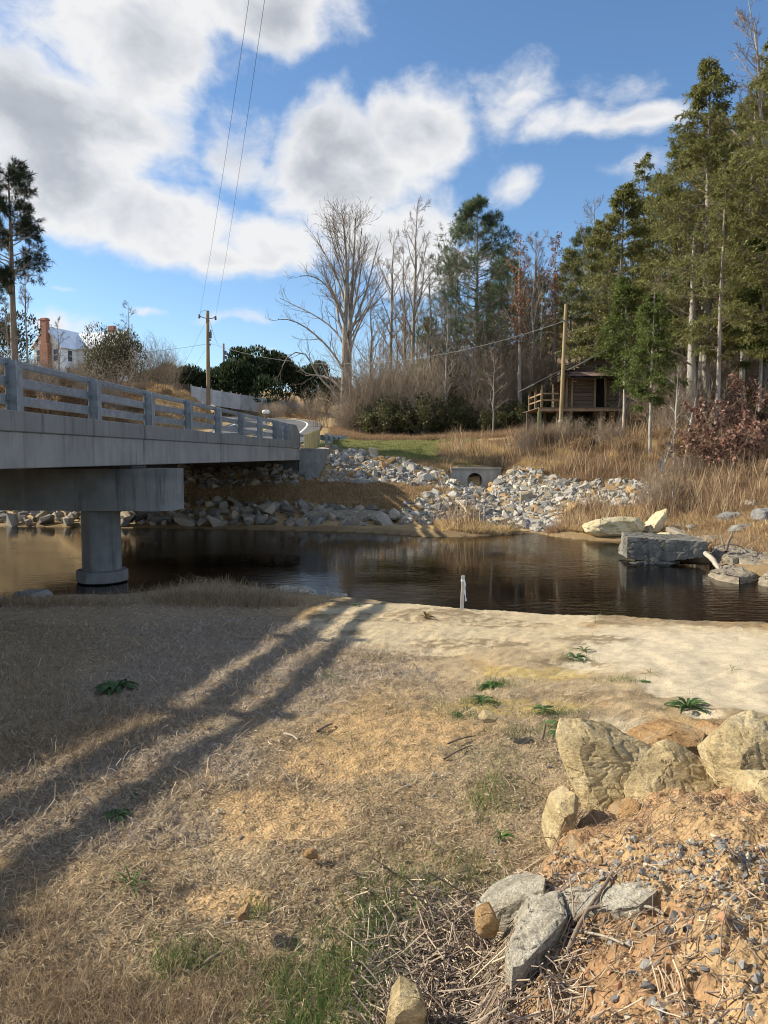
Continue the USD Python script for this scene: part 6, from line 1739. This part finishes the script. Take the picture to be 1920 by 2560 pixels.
rosette(19, 9, .10, DG, 'leafy_weed', 'flat weed between rock pile and green weeds', 1395, 1838, .3, .3)
rosette(20, 9, .09, MG, 'leafy_weed', 'small weed right of the dark rosette stones', 1612, 1708, .3, .4)
rosette(21, 10, .09, MG, 'grass_weed', 'bright green sprout on the netted ground in the middle', 818, 1700, .06, 1.3)
rosette(22, 9, .07, DG, 'leafy_weed', 'small dark weed under the flat dark weed', 1140, 1790, .3, .4)

# ------------------------------------------------------------------ straw, grass and gravel on the near bank
def near_pos(rng, n, u0, u1, v0, v1, bias=1.0):
    """Ground points seen in the window; even over the ground's own area."""
    out = []
    a, b = np.array([0, 1.05, 0]), G(960, v0)
    while sum(map(len, out)) < n:
        d = np.sqrt(rng.uniform(a[1] ** 2, b[1] ** 2, n * 2)) if bias == 1 else rng.uniform(a[1], b[1], n * 2)
        u = rng.uniform(-150, 2070, n * 2)
        x = (u - 960) / F * d * 1.06
        q = np.stack([x, d], 1)
        ok = ~shapely.contains_xy(CREEK, x, d)
        q = q[ok]
        z = ground_z(q[:, 0], q[:, 1])
        c, s = math.cos(PITCH), math.sin(PITCH)
        f = q[:, 1] * c - z * s
        uu, vv = 960 + F * q[:, 0] / f, 1280 - F * (q[:, 1] * s + z * c) / f
        m = (uu > u0) & (uu < u1) & (vv > v0) & (vv < v1)
        out.append(np.column_stack([q[m], uu[m], vv[m]]))
    o = np.vstack(out)
    return o[rng.permutation(len(o))[:n]]


_cols = {}
from scipy.spatial import cKDTree as _KD
nearV = (RR < 14) & infront
_kd = _KD(np.stack([gx[nearV], gy[nearV]], 1))
_gz2, _sand, _mat, _bare, _mo = gz2[nearV], sandw[nearV], matw[nearV], bare[nearV], mo[nearV]


def surf(q):
    """Height of the finished near ground, and the zones there."""
    i = _kd.query(q)[1]
    return _gz2[i], _sand[i], _mat[i], _bare[i], _mo[i]


def straws(name, label, cat, rng, q, length, width, cols, mat, lift=.004, tilt=.12, bend=.25, npts=3, tube=False, align=None):
    n = len(q)
    z = surf(q)[0]
    a = rng.random(n) * 2 * np.pi if align is None else align + rng.normal(size=n) * .7
    L_ = length * np.exp(rng.normal(size=n) * .45)
    el = np.abs(rng.normal(size=n)) * tilt
    t = np.linspace(-.5, .5, npts)[None]
    cur = rng.normal(size=n) * bend
    th = a[:, None] + cur[:, None] * t * 2
    x = np.cumsum(np.cos(th), 1) / npts * L_[:, None]; y = np.cumsum(np.sin(th), 1) / npts * L_[:, None]
    P = np.stack([q[:, :1] + x - x.mean(1, keepdims=True), q[:, 1:2] + y - y.mean(1, keepdims=True), np.zeros((n, npts))], 2)
    zz = surf(P[:, :, :2].reshape(-1, 2))[0].reshape(n, npts)
    lin = np.linspace(0, 1, npts)[None]
    P[:, :, 2] = np.maximum(zz, zz[:, :1] * (1 - lin) + zz[:, -1:] * lin) + lift + (lin * L_[:, None] * np.sin(el)[:, None])
    W = width * rng.uniform(.6, 1.5, (n, 1)) * np.ones((1, npts))
    c = np.asarray(cols)[rng.integers(0, len(cols), n)] * rng.uniform(.7, 1.3, (n, 1))
    if tube:
        v, f = tubes(P, W / 2, 4)
        m = (v, f, np.repeat(c, npts * 4, 0))
    else:
        s = unit(np.stack([-np.sin(a), np.cos(a), rng.normal(size=n) * .5], 1))
        m = ribbons(P, W, s, c)
    p = put(name, m, mat)
    tag(p.GetPrim(), label, cat, kind='stuff')


def sparse(q):
    """Straw thins out over the sandy middle and right."""
    return np.clip(1.0 - 1.05 * smooth01((q[:, 0] + .25 + .35 * wob(q[:, 0], q[:, 1], .8, 3) * 4) / 1.3) * smooth01((q[:, 1] - 2.6) / 1.2), .10, 1) * np.clip(.55 + 2.2 * (meshkit.fbm(np.stack([q[:, 0] * 1.6, q[:, 1] * 1.6, 0 * q[:, 0]], 1), 3, 77) - .42), .12, 1)


SC = [(.47, .37, .235), (.55, .45, .31), (.38, .29, .18), (.28, .205, .13), (.58, .49, .36)]
DC = [(.37, .285, .18), (.28, .205, .13), (.45, .36, .235), (.22, .16, .105)]
PURP = [(.40, .335, .27), (.32, .26, .21), (.48, .41, .34), (.24, .19, .155)]
g = np.random.default_rng(900)
q = near_pos(g, 60000, -100, 2000, 1950, 2600)
z_, sd_, mt_, br_, mo_ = surf(q[:, :2])
keep = (g.random(len(q)) > .85 * br_) & (g.random(len(q)) > sd_ * .9) & ((mo_ < .04) | (g.random(len(q)) < .25)) & (g.random(len(q)) < sparse(q))
straws('fine_straw', 'fine dry straw and grass litter over the near bank', 'straw', g, q[keep, :2], .036, .0023, SC + DC, DRYLEAF, tilt=.25, bend=.5)
q = near_pos(g, 46000, -100, 1500, 1560, 2000)
z_, sd_, mt_, br_, mo_ = surf(q[:, :2])
keep = (g.random(len(q)) > .9 * br_) & (g.random(len(q)) > sd_ * .93) & (g.random(len(q)) < sparse(q))
straws('fine_straw', 'fine dry straw further up the near bank', 'straw', g, q[keep, :2], .050, .0040, SC + DC, DRYLEAF, tilt=.3, bend=.5)
q = near_pos(g, 26000, 300, 1500, 1700, 2300)
z_, sd_, mt_, br_, mo_ = surf(q[:, :2])
keep = (g.random(len(q)) > sd_ * .9) & (mo_ < .04)
straws('fine_straw', 'fine chaff over the bare middle of the bank', 'straw', g, q[keep, :2], .028, .0028, SC, DRYLEAF, tilt=.15, bend=.5)
q = near_pos(g, 9000, -100, 700, 1490, 1600)
straws('fine_straw', 'straw on the shaded strip near the water', 'straw', g, q[:, :2], .06, .005, SC + DC, DRYLEAF, tilt=.2, bend=.5)
# matting fibres
q = near_pos(g, 34000, -100, 1100, 1520, 2250)
z_, sd_, mt_, br_, mo_ = surf(q[:, :2])
keep = g.random(len(q)) < mt_
straws('matting_fibre', 'frayed fibre of the erosion matting in the left half', 'matting', g, q[keep, :2], .05, .004, PURP, DRYLEAF, tilt=.35, bend=.8)
# coarse straw stems on the mound and left of it
q = near_pos(g, 8500, 880, 1930, 2180, 2620)
z_, sd_, mt_, br_, mo_ = surf(q[:, :2])
pr = np.clip(1.1 - np.abs(q[:, 2] - 1120) / 380, .05, 1) * np.clip((q[:, 3] - 2190) / 160, .15, 1)
q = q[g.random(len(q)) < pr]
straws('straw_stem', 'coarse broken straw stems heaped at the foot of the clay mound', 'straw', g, q[:, :2], .085, .0038, [(.36, .29, .22), (.27, .21, .165), (.19, .145, .115), (.42, .34, .24), (.30, .23, .16), (.14, .105, .085)], STRAWM := vcol('straw_stem_surface', .8, .2, .002, 200.0), lift=.006, tilt=.22, bend=.2, tube=True)
q = near_pos(g, 1700, 1380, 1930, 2000, 2620)
q = q[surf(q[:, :2])[4] > .05]
straws('root_fibre', 'thin roots and straw lying on the clay mound', 'straw', g, q[g.random(len(q)) < .5, :2], .07, .0022, [(.26, .19, .13), (.18, .13, .09), (.33, .25, .17)], STRAWM, tilt=.35, bend=.9, tube=True)
# tall named stems
for k, (u0, v0, u1, v1, r, lab) in enumerate([(1330, 2290, 1560, 2370, .0045, 'long tan straw stem curving over the ledge rock'), (1510, 2275, 1660, 2278, .0055, 'short thick pale straw stem lying on the mound'), (1380, 2335, 1500, 2300, .006, 'dark brown stick crossing the straw on the ledge rock'), (1225, 2330, 1320, 2360, .004, 'pale straw stem in the gap beside the ledge rock'), (1420, 2380, 1530, 2225, .007, 'dark stick running up the mound from the ledge rock'), (560, 2300, 630, 2306, .003, 'long yellow straw stem right of the middle left stone')]):
    a, b = G(u0, v0), G(u1, v1)
    P = np.array([a, (a * 2 + b) / 3, (a + 2 * b) / 3, b]); P[:, 2] = surf(P[:, :2])[0] + .018
    P[1:3, 2] += .008
    solo('straw_stem', tubes(spline(P, 10)[None], np.full((1, 10), r) * np.linspace(1.1, .8, 10), 6), PLANK if 'dark' not in lab else BARK_BROWN, lab, 'straw stem', smooth=True)


def blades(name, label, cat, rng, q, h, w, cols, mat, bend=.5, npts=3):
    n = len(q)
    z = surf(q)[0]
    p = np.column_stack([q, z - .004])
    D = rng.normal(size=(n, 3)) * bend + [0, 0, 1]; D[:, 2] = np.abs(D[:, 2]) + .15
    P, R = curve(p, D, h * np.exp(rng.normal(size=n) * .35), npts, rng, -.9, .1, np.full(n, .01))
    W = w * rng.uniform(.6, 1.4, (n, 1)) * np.linspace(1, .15, npts)[None]
    c = np.asarray(cols)[rng.integers(0, len(cols), n)] * rng.uniform(.7, 1.3, (n, 1))
    m = ribbons(P, W, unit(np.cross(D, rng.normal(size=(n, 3)))), c)
    p = put(name, m, mat)
    tag(p.GetPrim(), label, cat, kind='stuff')


def clumps(rng, spots_, per):
    out = []
    for u, v, ru, rv, n in spots_:
        m = int(n * per)
        uv = np.column_stack([rng.normal(u, ru * .5, m), rng.normal(v, rv * .5, m)])
        uv[:, 1] = np.clip(uv[:, 1], 1500, 2640)
        # corners of the patch on the ground, then a linear map between them
        c = G(u, v); e1 = (G(u + 40, v) - c) / 40; e2 = (G(u, v + 20) - c) / 20
        out.append(c[:2] + (uv[:, :1] - u) * e1[:2] + (uv[:, 1:] - v) * e2[:2])
    q = np.vstack(out)
    return q[(np.hypot(q[:, 0], q[:, 1]) < 13.4) & ~shapely.contains_xy(CREEK, q[:, 0], q[:, 1]) & (q[:, 1] > 1.0)]


GB = [(.07, .14, .025), (.10, .18, .04), (.05, .10, .02), (.16, .20, .06)]
q = clumps(g, [(800, 2500, 160, 140, 26), (880, 2380, 130, 120, 22), (950, 2280, 120, 90, 15), (500, 2390, 150, 60, 8), (430, 2400, 80, 60, 6), (700, 2440, 120, 80, 8), (720, 2600, 120, 60, 14), (1060, 2200, 150, 60, 8), (1180, 2180, 110, 60, 6), (640, 2270, 40, 30, 3), (1000, 2150, 150, 80, 5), (930, 1880, 200, 90, 5), (1240, 1990, 120, 60, 5), (1060, 1790, 150, 40, 4), (1240, 1960, 60, 30, 3), (830, 1700, 40, 25, 4), (1240, 1716, 70, 12, 9), (1210, 1756, 60, 12, 7), (1380, 1782, 80, 10, 8), (1400, 1816, 50, 10, 5), (1300, 1830, 110, 14, 7), (1160, 1790, 60, 14, 5), (1440, 1650, 50, 10, 5), (1545, 1708, 70, 8, 5), (1210, 2010, 60, 40, 6), (1240, 1890, 120, 40, 6)], 34)
blades('green_grass', 'sprouting green grass along the lower middle of the bank', 'grass', g, q, .06, .0026, GB, LEAF, .5)
q = clumps(g, [(150, 2500, 300, 140, 30), (400, 2530, 220, 100, 20), (80, 2300, 160, 120, 12), (600, 2450, 200, 120, 10)], 110)
blades('dry_tuft_grass', 'brown dry grass at the bottom left corner', 'grass', g, q, .055, .0028, DC, DRYLEAF, .9)
q = clumps(g, [(120, 1600, 300, 60, 40), (60, 1700, 200, 80, 30), (180, 1780, 250, 70, 24), (60, 1880, 180, 90, 24), (330, 1800, 160, 40, 10), (240, 1860, 180, 60, 14)], 90)
blades('dry_tuft_grass', 'dull brown dry grass in the bridge shadow at the left', 'grass', g, q, .065, .0045, DC, DRYLEAF, 1.1)
q = clumps(g, [(540, 1506, 150, 14, 40), (460, 1506, 80, 12, 16), (620, 1506, 70, 12, 20), (700, 1510, 60, 12, 6), (60, 1512, 120, 10, 8), (200, 1512, 150, 8, 8)], 110)
q = np.vstack([q, np.column_stack([g.normal(-2.75, .75, 1500), g.normal(11.7, .28, 1500)])]); q = q[~shapely.contains_xy(CREEK, q[:, 0], q[:, 1])]
blades('bank_edge_grass', 'long dry grass mound on the near bank edge in front of the bridge', 'grass', g, q, .13, .007, DC + [(.33, .25, .14)], DRYLEAF, .75)

# gravel on the mound and scattered stones on the bank
GRV = vcol('gravel_stone', .85, .4, .004, 90.0)
GC = np.array([(.125, .123, .12), (.185, .18, .172), (.26, .25, .235), (.34, .30, .235), (.42, .36, .27), (.34, .19, .11), (.38, .26, .14)])
q1 = near_pos(g, 3600, 1380, 1930, 2120, 2620); q1 = q1[surf(q1[:, :2])[4] > .03]
w1 = np.clip(.12 + np.exp(-((q1[:, 3] - 2205) / 60) ** 2 - ((q1[:, 2] - 1600) / 190) ** 2) + .9 * np.exp(-((q1[:, 3] - 2170) / 70) ** 2 - ((q1[:, 2] - 1880) / 110) ** 2) + .22 * (q1[:, 2] > 1600), 0, 1)
q1 = q1[g.random(len(q1)) < w1]
q2 = near_pos(g, 1500, 100, 1450, 1850, 2560)
w2 = np.clip(.06 + .8 * np.exp(-((q2[:, 3] - 2060) / 60) ** 2 - ((q2[:, 2] - 1330) / 90) ** 2) + .5 * np.exp(-((q2[:, 3] - 1990) / 50) ** 2 - ((q2[:, 2] - 1020) / 110) ** 2), 0, 1)
q2 = q2[g.random(len(q2)) < w2]
allq = np.vstack([q1, q2]); on_mound = np.arange(len(allq)) < len(q1)
s = .016 * np.exp(g.normal(size=len(allq)) * .45)
s = np.clip(s, .006, .045)
Q = np.column_stack([allq[:, :2], surf(allq[:, :2])[0]])
ms = [stones(Q[k:k + 1], s[k:k + 1], g, GC if on_mound[k] else GC[[1, 2, 4, 4, 3]], .18)[0] for k in range(len(Q))]
order = np.argsort(-s / Q[:, 1])
for k in order[:230]:
    solo('gravel_stone', flatten([ms[k]])[0], GRV, 'small angular grey stone lying on the clay mound' if on_mound[k] else 'small stone lying loose on the sandy bank', 'stone', group='gravel on the clay mound' if on_mound[k] else 'loose stones on the sandy bank')
p = put('fine_gravel', join(flatten([ms[k] for k in order[230:]])), GRV)
tag(p.GetPrim(), 'finest gravel on the mound and the bank', 'gravel', kind='stuff')
# crumbs of earth
q = near_pos(g, 6500, 1250, 1930, 2000, 2620); q = q[surf(q[:, :2])[4] > .05]
s = .0065 * np.exp(g.normal(size=len(q)) * .5)
Q = np.column_stack([q[:, :2], surf(q[:, :2])[0]])
p = put('clay_crumbs', join(flatten(stones(Q, s, g, np.array([(.34, .205, .11), (.39, .27, .15), (.27, .16, .085), (.42, .335, .22), (.33, .245, .15)]), .2))), GRV)
tag(p.GetPrim(), 'crumbs of orange clay on the mound', 'earth', kind='stuff')
# twigs and dead leaves
for k, (u0, v0, u1, v1, r, lab) in enumerate([(1355, 1848, 1362, 1812, .012, 'short dark twig standing among the green weeds'), (512, 2398, 556, 2378, .008, 'dark stick lying in the lower left straw'), (795, 1838, 830, 1815, .010, 'dark stick by the torn matting hump'), (1120, 1862, 1190, 1840, .006, 'thin dark twig lying on the sandy soil in the middle'), (1110, 1900, 1180, 1865, .006, 'second thin dark twig just below the first in the middle'), (710, 1848, 745, 1862, .011, 'pale stick on the torn matting hump'), (1290, 1940, 1330, 1965, .006, 'brown twig left of the largest boulder')]):
    a, b = G(u0, v0), G(u1, v1)
    if 'standing' in lab:
        b = a + np.array([.02, 0, .10])
    else:
        a[2] = surf(a[None, :2])[0][0] + .012; b[2] = surf(b[None, :2])[0][0] + .014
    P = spline(np.array([a, (a + b) / 2 + [.004, 0, .01], b]), 8)
    solo('twig', tubes(P[None], np.full((1, 8), r) * np.linspace(1, .6, 8), 5), PLANK if 'pale' in lab else BARK_BROWN, lab, 'twig', smooth=True)
